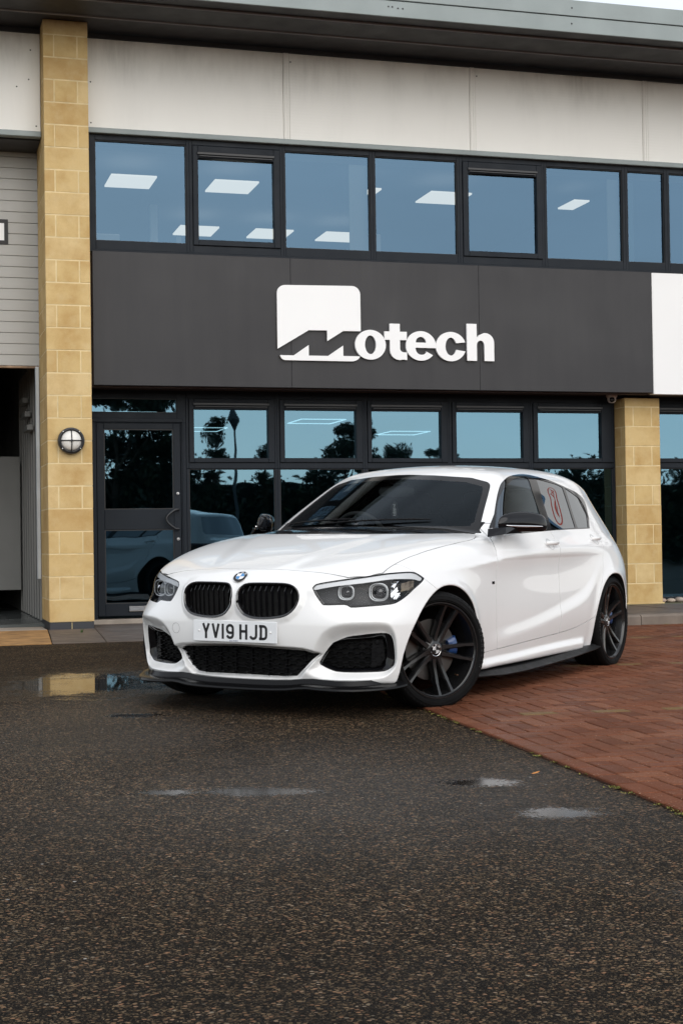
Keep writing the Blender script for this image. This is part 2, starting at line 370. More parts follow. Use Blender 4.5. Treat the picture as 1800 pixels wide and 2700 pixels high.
for k, (s, x, y, ang, buff) in enumerate(paving):
    z = ground_z(x, y)+.009+rng.uniform(-.0012, .0012); q = brick_rot(x, y, ang)
    if k < 300:
        o = bpy.data.objects.new('half_brick' if buff == 2 else 'brick', BR[buff]); C.objects.link(o); o.parent = brick_paving; o.rotation_mode = 'QUATERNION'; o.rotation_quaternion = q; o.location = (x, y, z)
    else:
        me = BR[buff]; i0 = len(rv)
        rv += [tuple(q @ v.co+Vector((x, y, z))) for v in me.vertices]
        rf += [tuple(i0+j for j in p.vertices) for p in me.polygons]; rm += [buff % 2]*len(me.polygons)
me = bpy.data.meshes.new('far_bricks'); me.from_pydata(rv, [], rf); me.materials.append(M_BRICK); me.materials.append(M_BUFF); me.polygons.foreach_set('material_index', rm)
tag(link('far_bricks', me, brick_paving), kind='stuff')
# ================================================================ BUILDING
BA = math.radians(16.279)
def b2w(x, y, z=0): return Vector((x*math.cos(BA)-y*math.sin(BA), 16.15+x*math.sin(BA)+y*math.cos(BA), z))
BL = dict(location=(0, 16.15, 0), rz=BA)
building = empty('industrial_building', (0, 16.15, 0), (0, 0, BA))
tag(building, 'two-storey trade unit with yellow stone pillars, pale cladding and dark grey window bands', 'building')

def stone_mat():
    m = pmat('split_stone', (.45, .33, .16), .9, spec=.2); pos = N(m, 'ShaderNodeNewGeometry').outputs['Position']
    oi = N(m, 'ShaderNodeObjectInfo').outputs['Random']
    base = ramp(m, oi, [(0, (.57, .395, .18)), (.35, (.63, .455, .21)), (.7, (.66, .485, .235)), (1, (.69, .52, .27))])
    n = noise(m, pos, 3.2, 6, .6); base = mixc(m, mrange(m, n, .42, .72, 0, .75), base, (.44, .26, .085))
    n2 = noise(m, pos, 11, 4); base = mixc(m, mrange(m, n2, .5, .75, 0, .35), base, (.66, .52, .30))
    g = noise(m, pos, 320, 3, .7); base = mixc(m, mrange(m, g, .3, .7, .22, 0), base, (.22, .15, .06))
    setin(m, 'Base Color', base); setin(m, 'Normal', bump(m, mth(m, 'ADD', g, mth(m, 'MULTIPLY', noise(m, pos, 60, 3), .8)), .45, .003)); return m
M_STONE = stone_mat()
M_MORT = painted('sandy_mortar', (.66, .53, .30), .9, .15, 9)
M_ANTH = painted('anthracite_powder_coat', (.015, .019, .025), .45, .08, 2, .10); bs(M_ANTH).inputs['Specular IOR Level'].default_value = .13
M_DARK = pmat('black_rubber', (.012, .012, .013), .55)
M_CLAD = None
def clad_mat():
    m = pmat('pale_cladding', (.56, .55, .52), .38); pos = N(m, 'ShaderNodeTexCoord').outputs['Object']
    sx = N(m, 'ShaderNodeSeparateXYZ'); lk(m.node_tree, pos, sx.inputs[0])
    st = noise(m, coords(m, (1.2, 1.2, .5)), 1.6, 5); fine = noise(m, coords(m, (9, 1, 1.2)), 2.5, 4)
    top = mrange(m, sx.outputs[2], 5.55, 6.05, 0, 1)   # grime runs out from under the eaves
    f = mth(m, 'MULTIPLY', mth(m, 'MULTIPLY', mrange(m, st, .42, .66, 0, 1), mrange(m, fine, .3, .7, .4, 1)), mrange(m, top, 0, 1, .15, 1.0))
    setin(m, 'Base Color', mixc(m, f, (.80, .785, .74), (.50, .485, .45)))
    w = N(m, 'ShaderNodeTexWave'); w.wave_type = 'BANDS'; w.bands_direction = 'Z'; w.inputs['Scale'].default_value = 9.5; lk(m.node_tree, pos, w.inputs[0])
    setin(m, 'Normal', bump(m, w.outputs[1], .14, .002)); return m
M_CLAD = clad_mat()
M_TRIM = painted('grey_green_trim', (.235, .275, .275), .42, .10, 1.5)
M_SOFF = painted('dark_soffit', (.034, .034, .037), .45, .12, 1.5); bs(M_SOFF).inputs['Specular IOR Level'].default_value = .3
M_SIGN = painted('charcoal_sign_tray', (.031, .030, .033), .36, .14, .6, .35); bs(M_SIGN).inputs['Specular IOR Level'].default_value = .22
_st = noise(M_SIGN, coords(M_SIGN, (3.5, 1, .35)), 2.2, 6, .6); _gr = noise(M_SIGN, coords(M_SIGN), 260, 2)
setin(M_SIGN, 'Base Color', mixc(M_SIGN, mrange(M_SIGN, _gr, .3, .7, 0, .35), ramp(M_SIGN, _st, [(.30, (.030, .030, .033)), (.70, (.037, .036, .039))]), (.052, .051, .053)))
M_WSIGN = painted('white_sign_tray', (.80, .80, .80), .35, .02, 1)
M_WHITE = painted('white_acrylic', (.86, .86, .86), .5, .005, 3, .0)
M_BRN = painted('brown_soffit_board', (.045, .022, .016), .7, .2, 3)
M_GLASSU = glass('upper_glazing', (.47, .47, .44), (.105, .180, .262), .40, 0, 1.5, .0)
M_GLASSL = glass('lower_glazing', (.14, .24, .28), (.145, .27, .365), .40, .012, 1.5, .0012)
M_METAL = pmat('satin_steel', (.6, .6, .6), .28, 1)
M_CONC = painted('pale_concrete', (.36, .31, .26), .8, .25, 4, .5)
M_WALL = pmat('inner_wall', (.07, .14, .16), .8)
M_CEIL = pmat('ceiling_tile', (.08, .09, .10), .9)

def pillar(x0, y0, y1, ztop, parent_label):
    p = MB(); p.box(x0+.0022, x0+.4378, y0+.0022, y1, .1305, ztop-.01)
    P = p.build('stone_pillar', M_MORT, building); P['label'] = parent_label
    cache = {}
    def blk(a, b, c, d, z, h):
        key = (round(b-a, 3), round(d-c, 3), round(h, 3), rng.randint(0, 1))
        if key not in cache:
            m = MB(); m.box(-(b-a)/2, (b-a)/2, -(d-c)/2, (d-c)/2, 0, h, .0035); cache[key] = m.mesh('stone_block', M_STONE)
        o = bpy.data.objects.new('stone_block', cache[key]); C.objects.link(o); o.parent = P; j = rng.uniform(-.0012, .0012)
        o.location = ((a+b)/2+rng.uniform(-.0008, .0008), (c+d)/2+j, z)
    k = 0; z = .1316
    while z < ztop-.03:
        h = min(.215, ztop-z-.0)
        if k % 2 == 0:
            blk(x0, x0+.44, y0, y0+.10, z, h)
            blk(x0, x0+.10, y0+.11, min(y1, y0+.55), z, h)
            if y1 > y0+.57: blk(x0, x0+.10, y0+.56, y1, z, h)
        else:
            blk(x0, x0+.10, y0, min(y1, y0+.44), z, h); blk(x0+.34, x0+.44, y0, min(y1, y0+.44), z, h); blk(x0+.11, x0+.33, y0, y0+.10, z, h)
            if y1 > y0+.46: blk(x0, x0+.10, y0+.45, y1, z, h)
        k += 1; z = .1316+.225*k
    return P
PL = pillar(-3.102, -.30, .50, 6.127, 'tall yellow stone pillar carrying the round wall light')
PR_ = pillar(3.468, .25, .60, 2.48, 'yellow stone pillar under the right end of the charcoal sign')
PR3 = pillar(9.9, .25, .60, 2.48, 'yellow stone pillar far along the neighbouring unit')
for a, b in ((-3.098, -2.886), (-2.876, -2.664)):
    MB().box(a, b, -.296, -.20, .0, .126, .003).build('plinth_brick', pmat('blue_brick', (.028, .030, .036), .5), building)
mb = MB(); mb.box(-3.098, -3.0, -.19, .5, .0, .126, .003); mb.build('plinth_brick', bpy.data.materials['blue_brick'], building)

MB().box(-3.085, -2.68, -.285, .5, .0, .1295).build('plinth_mortar', M_MORT, building)
# ---- cladding band
def panel(x0, x1, z0, z1):
    m = MB(); m.box(x0, x1, 0, .08, z0, z1, .004); m.build('cladding_panel', M_CLAD, building)
js = [-.541, 1.564, 3.661, 5.76, 7.86, 9.96, 12.06]
xs = [-2.655]+js
for a, b in zip(xs[:-1], xs[1:]): panel(a+(.034 if a > -2.6 else 0), b-.034, 5.147, 6.07)
for j in js[:-1]:
    m = MB(); m.box(j-.032, j+.032, -.003, .06, 5.147, 6.07, .002); m.box(j-.020, j-.008, -.009, -.0035, 5.147, 6.07); m.box(j+.008, j+.020, -.009, -.0035, 5.147, 6.07)
    m.build('cover_strip', M_CLAD, building)
panel(-7.3, -5.25, 5.07, 6.07); panel(-5.19, -3.106, 5.07, 6.07)
MB().box(-2.655, 12, -.045, .05, 5.090, 5.145, .006).build('flashing', M_TRIM, building)
MB().box(-7.3, -3.106, -.045, .05, 5.010, 5.068, .006).build('flashing', M_TRIM, building)
scr = MB()
for x, z in [(-2.60, 5.62), (-2.60, 5.2), (-3.20, 5.9), (-3.22, 5.6), (-3.34, 5.52), (-3.15, 5.13), (-.49, 5.98), (1.62, 5.98)]: scr.lathe([(.001, -.006), (.006, -.005), (.008, 0)], 10, 'y'); [scr.v.__setitem__(i, (scr.v[i][0]+x, scr.v[i][1], scr.v[i][2]+z)) for i in range(len(scr.v)-30, len(scr.v))]
scr.build('fixing_screws', M_SOFF, building)['kind'] = 'stuff'
# ---- eaves
MB().box(-7.3, 12, -.012, .02, 6.072, 6.122).build('wall_head_trim', M_SOFF, building)
sz = 6.129
for a, b, c, nm in ((-.45, .10, 0, 'soffit_board'), (-.92, -.47, .006, 'soffit_board'), (-1.19, -.94, .012, 'soffit_board')):
    MB().box(-7.3, 12, a, b, sz+c, sz+c+.03).build(nm, M_SOFF, building)
for y in (-.46, -.93):
    MB().tube([(-7.3, y, sz+.006), (12, y, sz+.006)], .015, 10).build('soffit_rib', painted('rib_highlight', (.26, .26, .27), .35), building, 60)  # lighter grey paints the bright highlight line along each rib
fz = 6.115
MB().box(-7.3, 12, -1.215, -1.195, fz, fz+.162, .004).build('fascia_board', M_TRIM, building)
MB().box(-7.3, 12, -1.225, -1.19, fz+.168, fz+.335, .004).build('fascia_board', M_TRIM, building)
MB().box(-7.3, 12, -1.19, 6, fz+.20, fz+.30).build('roof_deck', M_TRIM, building)
sc2 = MB()
def dot(mb, x, y, z, r=.009):
    i = len(mb.v); mb.lathe([(.001, -.005), (r*.8, -.004), (r, 0)], 10, 'y')
    for k in range(i, len(mb.v)): a = mb.v[k]; mb.v[k] = (a[0]+x, a[1]+y, a[2]+z)
for x in (-4.0, -1.9, .31, .36, 2.2, 4.3): dot(sc2, x, -1.216, fz+.09); dot(sc2, x, -1.226, fz+.25)
for x, z in ((.21, .10), (.25, .10)): dot(sc2, x, -1.216, fz+z)
sc2.build('fascia_screws', M_SOFF, building)['kind'] = 'stuff'

# ---- windows
def frame(x0, x1, z0, z1, gx0, gx1, gz0, gz1, y, d=.06, mat=M_ANTH, name='window'):
    """one frame ring as a mesh with the pane as its child"""
    m = MB(); e = .003
    m.box(x0, gx0, y, y+d, z0, z1, e); m.box(gx1, x1, y, y+d, z0, z1, e)
    m.box(gx0, gx1, y+.0005, y+d, z0, gz0, e); m.box(gx0, gx1, y+.0005, y+d, gz1, z1, e)
    # black gasket
    m.mi = 1; g = .007
    m.box(gx0, gx0+g, y+.012, y+d-.01, gz0, gz1); m.box(gx1-g, gx1, y+.012, y+d-.01, gz0, gz1); m.box(gx0+g, gx1-g, y+.012, y+d-.01, gz0, gz0+g); m.box(gx0+g, gx1-g, y+.012, y+d-.01, gz1-g, gz1)
    return m.build(name, [mat, M_DARK], building)
def pane(par, gx0, gx1, gz0, gz1, y, mat):
    m = MB(); r = rng.uniform(-.0015, .0015); s = rng.uniform(-.0015, .0015)
    m.raw([(gx0, y-r, gz0), (gx1, y+r, gz0), (gx1, y+r+s, gz1), (gx0, y-r+s, gz1)], [(0, 1, 2, 3)]); return m.build('pane', mat, par)
def vent(par, x0, x1, z, y):
    m = MB(); m.box(x0, x1, y-.016, y, z, z+.028, .004); m.box(x0+.02, x1-.02, y-.022, y-.0165, z-.022, z-.008, .003)
    return m.build('trickle_vent', pmat('vent_black', (.016, .017, .02), .4) if 'vent_black' not in bpy.data.materials else bpy.data.materials['vent_black'], par)
UW = [(-2.655, -2.562, -1.621, -1.590, 0), (-1.590, -1.498, -.691, -.590, 1), (-.590, -.563, .377, .405, 0), (.405, .436, 1.373, 1.402, 0), (1.402, 1.503, 2.31, 2.405, 1), (2.405, 2.436, 3.364, 3.398, 0), (3.398, 3.432, 3.889, 3.925, 0)]
x = 3.925
while x < 11.5:
    UW += [(x, x+.03, x+.98, x+1.01, 0), (x+1.01, x+1.11, x+1.92, x+2.02, 1)]; x += 2.02
for x0, g0, g1, x1, sash in UW:
    if not sash:
        f = frame(x0, x1, 3.908, 5.088, g0, g1, 4.0, 5.033, .012); pane(f, g0, g1, 4.0, 5.033, .05, M_GLASSU)
    else:
        f = frame(x0, x1, 3.908, 5.088, x0+.033, x1-.03, 3.985, 5.036, .012)
        s0, s1 = x0+.036, x1-.033; m = MB()
        m.box(s0, g0, -.004, .05, 3.99, 5.03, .004); m.box(g1, s1, -.004, .05, 3.99, 5.03, .004); m.box(g0, g1, -.0035, .05, 3.99, 4.048, .004); m.box(g0, g1, -.0035, .05, 4.900, 5.03, .004)
        m.build('sash', M_ANTH, f); pane(f, g0, g1, 4.048, 4.900, .04, M_GLASSU); vent(f, g0-.01, g1+.01, 4.935, -.004)
MB().box(-2.655, 12, -.012, .05, 3.880, 3.906, .003).build('sill_shadow_strip', M_ANTH, building)  # dark strip drawn for the shadow gap between windows and sign
# lower glazing, set back
LY = .5
LW = [(-1.568, -1.483, -.668, -.569), (-.569, -.485, .326, .428), (.428, .505, 1.318, 1.421), (1.421, 1.503, 2.307, 2.405), (2.405, 2.494, 3.286, 3.46)]
LW2 = [(3.912, 3.99, 4.80, 4.86), (4.86, 4.94, 5.8, 5.86), (5.86, 5.94, 6.8, 6.86), (6.86, 6.94, 7.8, 7.86), (7.86, 7.94, 8.8, 8.86), (8.86, 8.94, 9.8, 9.9)]
for i, (x0, g0, g1, x1) in enumerate(LW+LW2):
    f = frame(x0, x1, 1.688, 2.52, x0+.028, x1-.026, 1.748, 2.44, LY)
    s0, s1 = x0+.031, x1-.029; m = MB()
    m.box(s0, g0, LY-.016, LY+.04, 1.752, 2.436, .004); m.box(g1, s1, LY-.016, LY+.04, 1.752, 2.436, .004); m.box(g0, g1, LY-.0155, LY+.04, 1.752, 1.800, .004); m.box(g0, g1, LY-.0155, LY+.04, 2.323, 2.436, .004)
    m.build('sash', M_ANTH, f); pane(f, g0, g1, 1.800, 2.323, LY+.03, M_GLASSL); vent(f, g0-.01, g1+.01, 2.365, LY-.016)
    b = frame(x0+.0, x1, .10, 1.686, x0+.030, x1-.028, .17, 1.683, LY, .06); pane(b, x0+.03, x1-.028, .17, 1.683, LY+.03, M_GLASSL)
# door with top light
f = frame(-2.66, -1.570, 2.176, 2.50, -2.602, -1.663, 2.283, 2.432, LY); pane(f, -2.602, -1.663, 2.283, 2.432, LY+.03, M_GLASSL)
m = MB(); m.box(-2.66, -2.524, LY, LY+.06, .105, 2.175, .003); m.box(-1.626, -1.570, LY, LY+.06, .105, 2.175, .003); m.box(-2.524, -1.626, LY, LY+.06, 2.172, 2.175)
m.box(-2.640, -2.560, LY-.012, LY-.0005, .105, 2.22, .003); m.box(-2.56, -1.602, LY-.012, LY-.0005, 2.18, 2.222, .003); m.box(-1.614, -1.600, LY-.012, LY-.0005, .105, 2.22, .003)
m.build('door_frame', M_ANTH, building)
m = MB(); y0 = LY+.004; m.box(-2.520, -2.443, y0, y0+.05, .134, 2.170, .004); m.box(-1.706, -1.630, y0, y0+.05, .134, 2.170, .004)
for a, b in ((.134, .263), (1.042, 1.256), (2.107, 2.170)): m.box(-2.443, -1.706, y0+.0005, y0+.05, a, b, .004)
m.mi = 1
for a, b in ((.263, 1.042), (1.256, 2.107)):
    g = .010; m.box(-2.443, -2.443+g, y0+.006, y0+.04, a, b); m.box(-1.706-g, -1.706, y0+.006, y0+.04, a, b); m.box(-2.433, -1.716, y0+.006, y0+.04, a, a+g); m.box(-2.433, -1.716, y0+.006, y0+.04, b-g, b)
door = m.build('door', [M_ANTH, M_DARK], building); door['label'] = 'dark grey glazed entrance door with a black bow handle and letter plate'
pane(door, -2.443, -1.706, .263, 1.042, LY+.03, M_GLASSL); pane(door, -2.443, -1.706, 1.256, 2.107, LY+.03, M_GLASSL)
h = [(-1.662, LY-.005, 1.251), (-1.672, LY-.05, 1.251)]+[(-1.70-.10*math.sin(math.pi*k/12), LY-.055, 1.251-.206*k/12) for k in range(13)]+[(-1.672, LY-.05, 1.045), (-1.662, LY-.005, 1.045)]
MB().tube(h, .0125, 10).build('handle', pmat('handle_black', (.02, .021, .024), .3), door, 50)
for z in (1.423, .938):
    m = MB(); m.lathe([(.001, -.012), (.014, -.012), (.018, -.006), (.018, 0)], 20, 'y'); m.mi = 1; m.box(-.003, .003, -.0135, -.012, -.012, .002)
    o = m.build('lock', [M_METAL, M_DARK], door, 40); o.location = (-1.666, LY+.003, z)
m = MB(); m.box(-2.203, -1.90, LY-.012, LY+.003, .180, .238, .006); m.mi = 1; m.box(-2.196, -1.907, LY-.016, LY-.0125, .190, .224, .003)
m.build('letter_plate', [M_METAL, pmat('brushed_flap', (.32, .33, .35), .35, 1)], door)
MB().box(-2.655, -1.5, LY-.10, LY+.2, .04, .103, .006).build('door_step', M_CONC, building)
MB().box(-2.655, 3.47, .06, 1.0, 2.522, 2.56).build('soffit_board', M_BRN, building)
MB().box(3.49, 12, .10, 1.0, 2.522, 2.56).build('soffit_board', pmat('pale_soffit', (.16, .14, .12), .8), building)
MB().box(-2.655, 3.66, .05, .12, 2.50, 3.87).build('lintel_wall', M_BRN, building)
MB().box(-2.66, 3.47, LY+.002, LY+.12, 2.44, 2.524).build('frame_head', M_ANTH, building)
# structure behind
MB().box(-2.66, 12, .13, .5, 2.6, 3.86).build('wall', M_DARK, building)
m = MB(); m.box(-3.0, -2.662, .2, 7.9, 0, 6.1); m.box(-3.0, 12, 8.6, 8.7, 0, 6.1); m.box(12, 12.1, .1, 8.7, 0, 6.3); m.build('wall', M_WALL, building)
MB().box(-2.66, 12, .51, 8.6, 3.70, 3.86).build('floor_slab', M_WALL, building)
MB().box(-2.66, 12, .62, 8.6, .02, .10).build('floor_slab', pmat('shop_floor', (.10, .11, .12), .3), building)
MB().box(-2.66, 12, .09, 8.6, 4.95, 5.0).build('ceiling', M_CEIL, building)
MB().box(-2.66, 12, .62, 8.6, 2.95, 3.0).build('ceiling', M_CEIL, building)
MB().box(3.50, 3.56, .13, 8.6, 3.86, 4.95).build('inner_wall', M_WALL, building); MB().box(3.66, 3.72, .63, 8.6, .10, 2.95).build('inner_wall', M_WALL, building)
M_LED = pmat('light_panel', (.9, .9, .9), .5, emit=(1, .98, .92), estr=1.5)
M_LED2 = pmat('led_strip', (.9, .9, .9), .5, emit=(.86, .96, 1), estr=2.6)
for x, y in ((-2.12, .56), (-1.02, .56), (-.02, 2.95), (.88, 2.95), (-.96, 2.95), (1.42, .57)):
    MB().box(x-.24, x+.24, y-.27, y+.27, 4.742, 4.76).build('ceiling_light', M_LED, building)
MB().box(.47, .60, .30, .56, 4.742, 4.76).build('ceiling_light', M_LED, building); MB().box(2.93, 3.12, .35, .80, 4.742, 4.76).build('ceiling_light', M_LED, building)
for x, y in ((-1.6, 4.6), (1.25, 5.5), (3.3, 7.7), (-.1, 7.2)):
    m = MB()
    for a, b, c, d in ((-.33, .33, -.40, -.385), (-.33, .33, .385, .40), (-.33, -.315, -.385, .385), (.315, .33, -.385, .385)): m.box(x+a, x+b, y+c, y+d, 2.60, 2.612)
    m.build('ring_light', M_LED2, building)
MB().box(-1.74, -1.66, 1.6, 1.68, 3.86, 4.75).build('inner_column', pmat('pale_column', (.75, .78, .78), .7), building)
MB().box(.17, .372, .10, .12, 3.93, 5.03).build('pale_panel', pmat('pale_panel_finish', (.50, .58, .62), .9), building); MB().box(3.22, 3.36, .10, .12, 3.93, 5.03).build('pale_panel', bpy.data.materials['pale_panel_finish'], building)  # pale upright panels just inside two upper panes
# desks and screens just inside the upper windows
M_DESK = pmat('desk_white', (.7, .75, .78), .5)
for x0, x1, z1, y in ((-2.55, -2.25, 4.17, .5), (.45, .60, 4.26, .35), (.90, 1.16, 4.06, .3), (2.2, 2.28, 4.08, .3), (-1.66, -1.61, 4.15, .4)):
    MB().box(x0, x1, y, y+.03, 3.9, z1, .006).build('desk_screen', M_DESK, building)

# ---- loading bay on the left
sd = empty('sectional_door', parent=building)
M_SLAT = painted('grey_door_slat', (.40, .395, .375), .45, .06, 2)
sm = MB(); sm.box(-7.0, -3.06, -.02, .02, .0015, .1135, .004); sme = sm.mesh('door_slat', M_SLAT)
for k in range(20):
    z = 2.765+k*.115; o = link('door_slat', sme, sd, (0, .6, z))
MB().box(-7.0, -3.06, .575, .625, 2.742, 2.764, .003).build('bottom_rail', painted('rusty_edge', (.30, .20, .13), .8, .5, 6), sd)
m = MB(); m.box(-4.0, -3.400, .570, .579, 4.03, 4.07); m.box(-4.0, -3.40, .570, .579, 4.25, 4.29); m.box(-3.440, -3.40, .570, .579, 4.07, 4.25); m.box(-4.0, -3.96, .57, .579, 4.07, 4.25)
vf = m.build('vision_panel', M_DARK, sd); MB().box(-3.96, -3.44, .573, .577, 4.07, 4.25).build('vision_glazing', pmat('painted_bright_pane', (.9, .9, .9), .4), vf)  # plain white pane, the brightness through the glass painted as colour
MB().box(-7.0, -3.106, .08, 1.0, 5.0, 5.06).build('bay_head', M_SOFF, building)
MB().box(-3.142, -3.106, .50, .58, .543, 2.75, .003).build('door_track', painted('galvanised', (.42, .45, .47), .4, .1, 5), building)
m = MB(); m.box(-3.08, -3.0, .51, 7.9, .02, 4.95); m.build('bay_side_wall', painted('bay_wall', (.085, .085, .08), .6, .2, 2), building)
M_RIB = pmat('rib_paint', (.20, .20, .19), .5)
for k in range(9): MB().box(-3.10, -3.081, .75+k*.32, .79+k*.32, .10, 2.9).build('wall_batten', M_RIB, building)
MB().box(-7.0, -3.12, 3.0, 3.06, .36, 1.955, .004).build('partition_panel', painted('grey_partition', (.20, .20, .19), .5, .08, 2), building)
MB().box(-7.3, -3.08, .30, 8, .02, .088).build('bay_floor', painted('bay_floor_paint', (.075, .085, .085), .22, .2, 1), building)
m = MB(); m.box(-7.3, -3.0, 7.9, 8.0, 0, 6); m.box(-7.4, -7.3, .0, 8, 0, 6.1); m.build('bay_back_wall', M_DARK, building)
MB().box(-7.3, -3.08, .65, 7.9, 4.95, 5.0).build('bay_ceiling', M_DARK, building)
for k, (z, l) in enumerate(((2.15, .9), (2.32, 1.2), (2.5, 1.5))): MB().box(-3.17, -3.105, l+.4, l+.9, z, z+.06, .004).build('wall_shelf', M_RIB, building)

# ================================================================ SIGNS
sign = empty('shop_sign', (0, 16.15, 0), (0, 0, BA)); tag(sign, 'long charcoal fascia sign reading Motech in white over the ground floor windows', 'sign')
for a, b in ((-2.607, -.5322), (-.531, 1.5908), (1.592, 3.688)):
    MB().box(a, b, -.03, .05, 2.514, 3.884, .003).build('sign_tray', M_SIGN, sign)
D0, D1 = -.034, .030
L1 = arc(-.598, 3.508, .09, .085, 180, 90, 6)+arc(.135, 3.516, .09, .09, 90, 0, 6)+[(.225, 3.125), (.031, 3.122), (-.148, 3.010), (-.148, 3.124), (-.348, 3.122), (-.690, 2.918)]
fill_shape('emblem_upper', [L1], D1, M_WHITE, sign, D0)
L2 = [(-.668, 2.852), (-.515, 2.852), (-.351, 2.964), (-.351, 2.853), (-.14, 2.853), (.028, 2.966), (.028, 2.856), (.209, 2.856)]+arc(.116, 2.868, .10, .068, -10, -90, 5)+arc(-.606, 2.868, .06, .068, -90, -165, 5)
fill_shape('emblem_lower', [L2], D1, M_WHITE, sign, D0)
B, X, XC = 2.832, 3.130, .5
def ell(cx, cz, rx, rz, a0=0, a1=360, n=36):
    q = arc(cx, cz, rx, rz, a0, a1, n); return q[:-1] if abs(a1-a0) == 360 else q
cz = (2.822+3.142)/2; rz = .160
fill_shape('letter', [ell(.332, cz, .172, rz), ell(.332, cz, .062, .100)], D1, M_WHITE, sign, D0)
t = [(.550, 3.215), (.664, 3.215), (.664, 3.130), (.742, 3.130), (.742, 3.040), (.664, 3.040), (.664, 2.935)]+arc(.708, 2.945, .044, .036, 180, 270, 4)+[(.742, 2.909), (.742, 2.826)]+arc(.66, 2.93, .11, .106, -70, -180, 6)+[(.550, 3.040), (.490, 3.040), (.490, 3.130), (.550, 3.130)]
fill_shape('letter', [t], D1, M_WHITE, sign, D0)
c0 = .902
e = arc(c0, cz, .172, rz, -8, 180, 20)+arc(c0, cz, .172, rz, 180, 322, 16)+[(c0+.055, 2.925)]+arc(c0, 2.92, .062, .035, 0, -90, 4)+arc(c0, cz-.03, .062, .065, 250, 180, 5)+[(c0-.062, 2.962), (c0+.172, 2.962)]
fill_shape('letter', [e, arc(c0, 3.018, .060, .062, 0, 180, 10)], D1, M_WHITE, sign, D0)
c0 = 1.246
cc = arc(c0, cz, .174, rz, 18, 342, 30)+[(c0+.062, 2.948)]+arc(c0, cz, .064, .098, 330, 30, 20)+[(c0+.062, 3.020)]
fill_shape('letter', [cc], D1, M_WHITE, sign, D0)
h = [(1.432, 2.832), (1.546, 2.832), (1.546, 3.000)]+arc(1.590, 3.005, .044, .05, 180, 0, 8)+[(1.634, 2.832), (1.748, 2.832), (1.748, 3.030)]+arc(1.640, 3.035, .108, .104, 0, 95, 8)+[(1.575, 3.115), (1.546, 3.085), (1.546, 3.236), (1.432, 3.236)]
fill_shape('letter', [h], D1, M_WHITE, sign, D0)

ws = empty('neighbour_sign', (0, 16.15, 0), (0, 0, BA)); tag(ws, 'plain white fascia sign panel at the right edge next to the charcoal sign', 'sign')
MB().box(3.700, 6.8, -.01, .09, 2.500, 3.888, .003).build('sign_tray', M_WSIGN, ws); MB().box(6.804, 9.9, -.01, .09, 2.500, 3.888, .003).build('sign_tray', M_WSIGN, ws)
M_RED = pmat('sign_red', (.62, .06, .03), .4)
nb = empty('reflected_board', (0, 16.15, 0), (0, 0, BA)); tag(nb, 'large white board sign with a stretched red oval, added out of view for its reflection in the car glass', 'sign')
MB().box(6.3, 8.3, -.30, -.22, 3.3, 5.7, .004).build('sign_board', M_WSIGN, nb)  # unseen board, added so the side glass reflects a red oval
fill_shape('oval_ring', [ell(7.83, 4.50, .40, .13), ell(7.83, 4.50, .36, .105)], .006, M_RED, nb, -.301)
_tl = text_mesh('sign_lettering', 'bcl', .16, M_RED, nb, (7.83, -.306, 4.497), (math.radians(90), 0, 0), .003, bold=.002); _tl.scale = (2.0, 1, 1)
# ---- round wall light
wl = empty('wall_light', tuple(b2w(-2.876, -.30, 1.923)), (0, 0, BA)); tag(wl, 'round black bulkhead light with cross bars and white lens on the left stone pillar', 'wall light')
M_BLK = pmat('black_casting', (.014, .014, .016), .38)
MB().lathe([(.001, -.001), (.118, -.001), (.130, -.02), (.133, -.055), (.128, -.074), (.112, -.082), (.104, -.078), (.103, -.05), (.001, -.05)], 48).build('housing', M_BLK, wl, 40)
MB().lathe([(.102, -.055), (.096, -.078), (.075, -.098), (.045, -.110), (.001, -.115)], 40).build('diffuser', pmat('opal_lens', (.74, .72, .68), .25, coat=.4), wl, 60)
m = MB()
for s in (0, 1):
    pts = [(-.11+.22*k/14, -.080-.042*math.cos((k/14-.5)*math.pi)**.8, 0) for k in range(15)]
    m.tube([(x, y, 0) if not s else (0, y, x) for x, y, z in pts], .0055, 8)
m.lathe([(.001, -.132), (.012, -.130), (.013, -.118)], 16); m.build('guard', M_BLK, wl, 50)
m = MB()
for a in (48, 132, 222, 318): i = len(m.v); m.lathe([(.001, -.088), (.005, -.087), (.006, -.08)], 10); [m.v.__setitem__(k, (m.v[k][0]+.119*math.cos(math.radians(a)), m.v[k][1], m.v[k][2]+.119*math.sin(math.radians(a)))) for k in range(i, len(m.v))]
m.build('screws', M_METAL, wl, 50)

# ---- dome camera
sc = empty('security_camera', tuple(b2w(3.345, .33, 2.522)), (0, 0, BA)); tag(sc, 'white turret security camera under the sign beside the right stone pillar', 'security camera')
M_CAMW = pmat('camera_white', (.62, .56, .52), .4)
MB().lathe([(.001, 0), (.062, 0), (.066, -.008), (.064, -.022), (.055, -.034), (.040, -.040), (.001, -.040)], 32, 'z').build('mount', M_CAMW, sc, 40)
m = MB(); m.lathe([(.050, -.025), (.052, -.05), (.045, -.078), (.028, -.094), (.001, -.098)], 32, 'z'); m.build('turret', M_CAMW, sc, 60)
o = MB().lathe([(.001, -.060), (.018, -.056), (.030, -.046), (.034, -.034)], 24).build('lens', pmat('lens_black', (.01, .01, .012), .12), sc, 50); o.location = (-.012, 0, -.058)

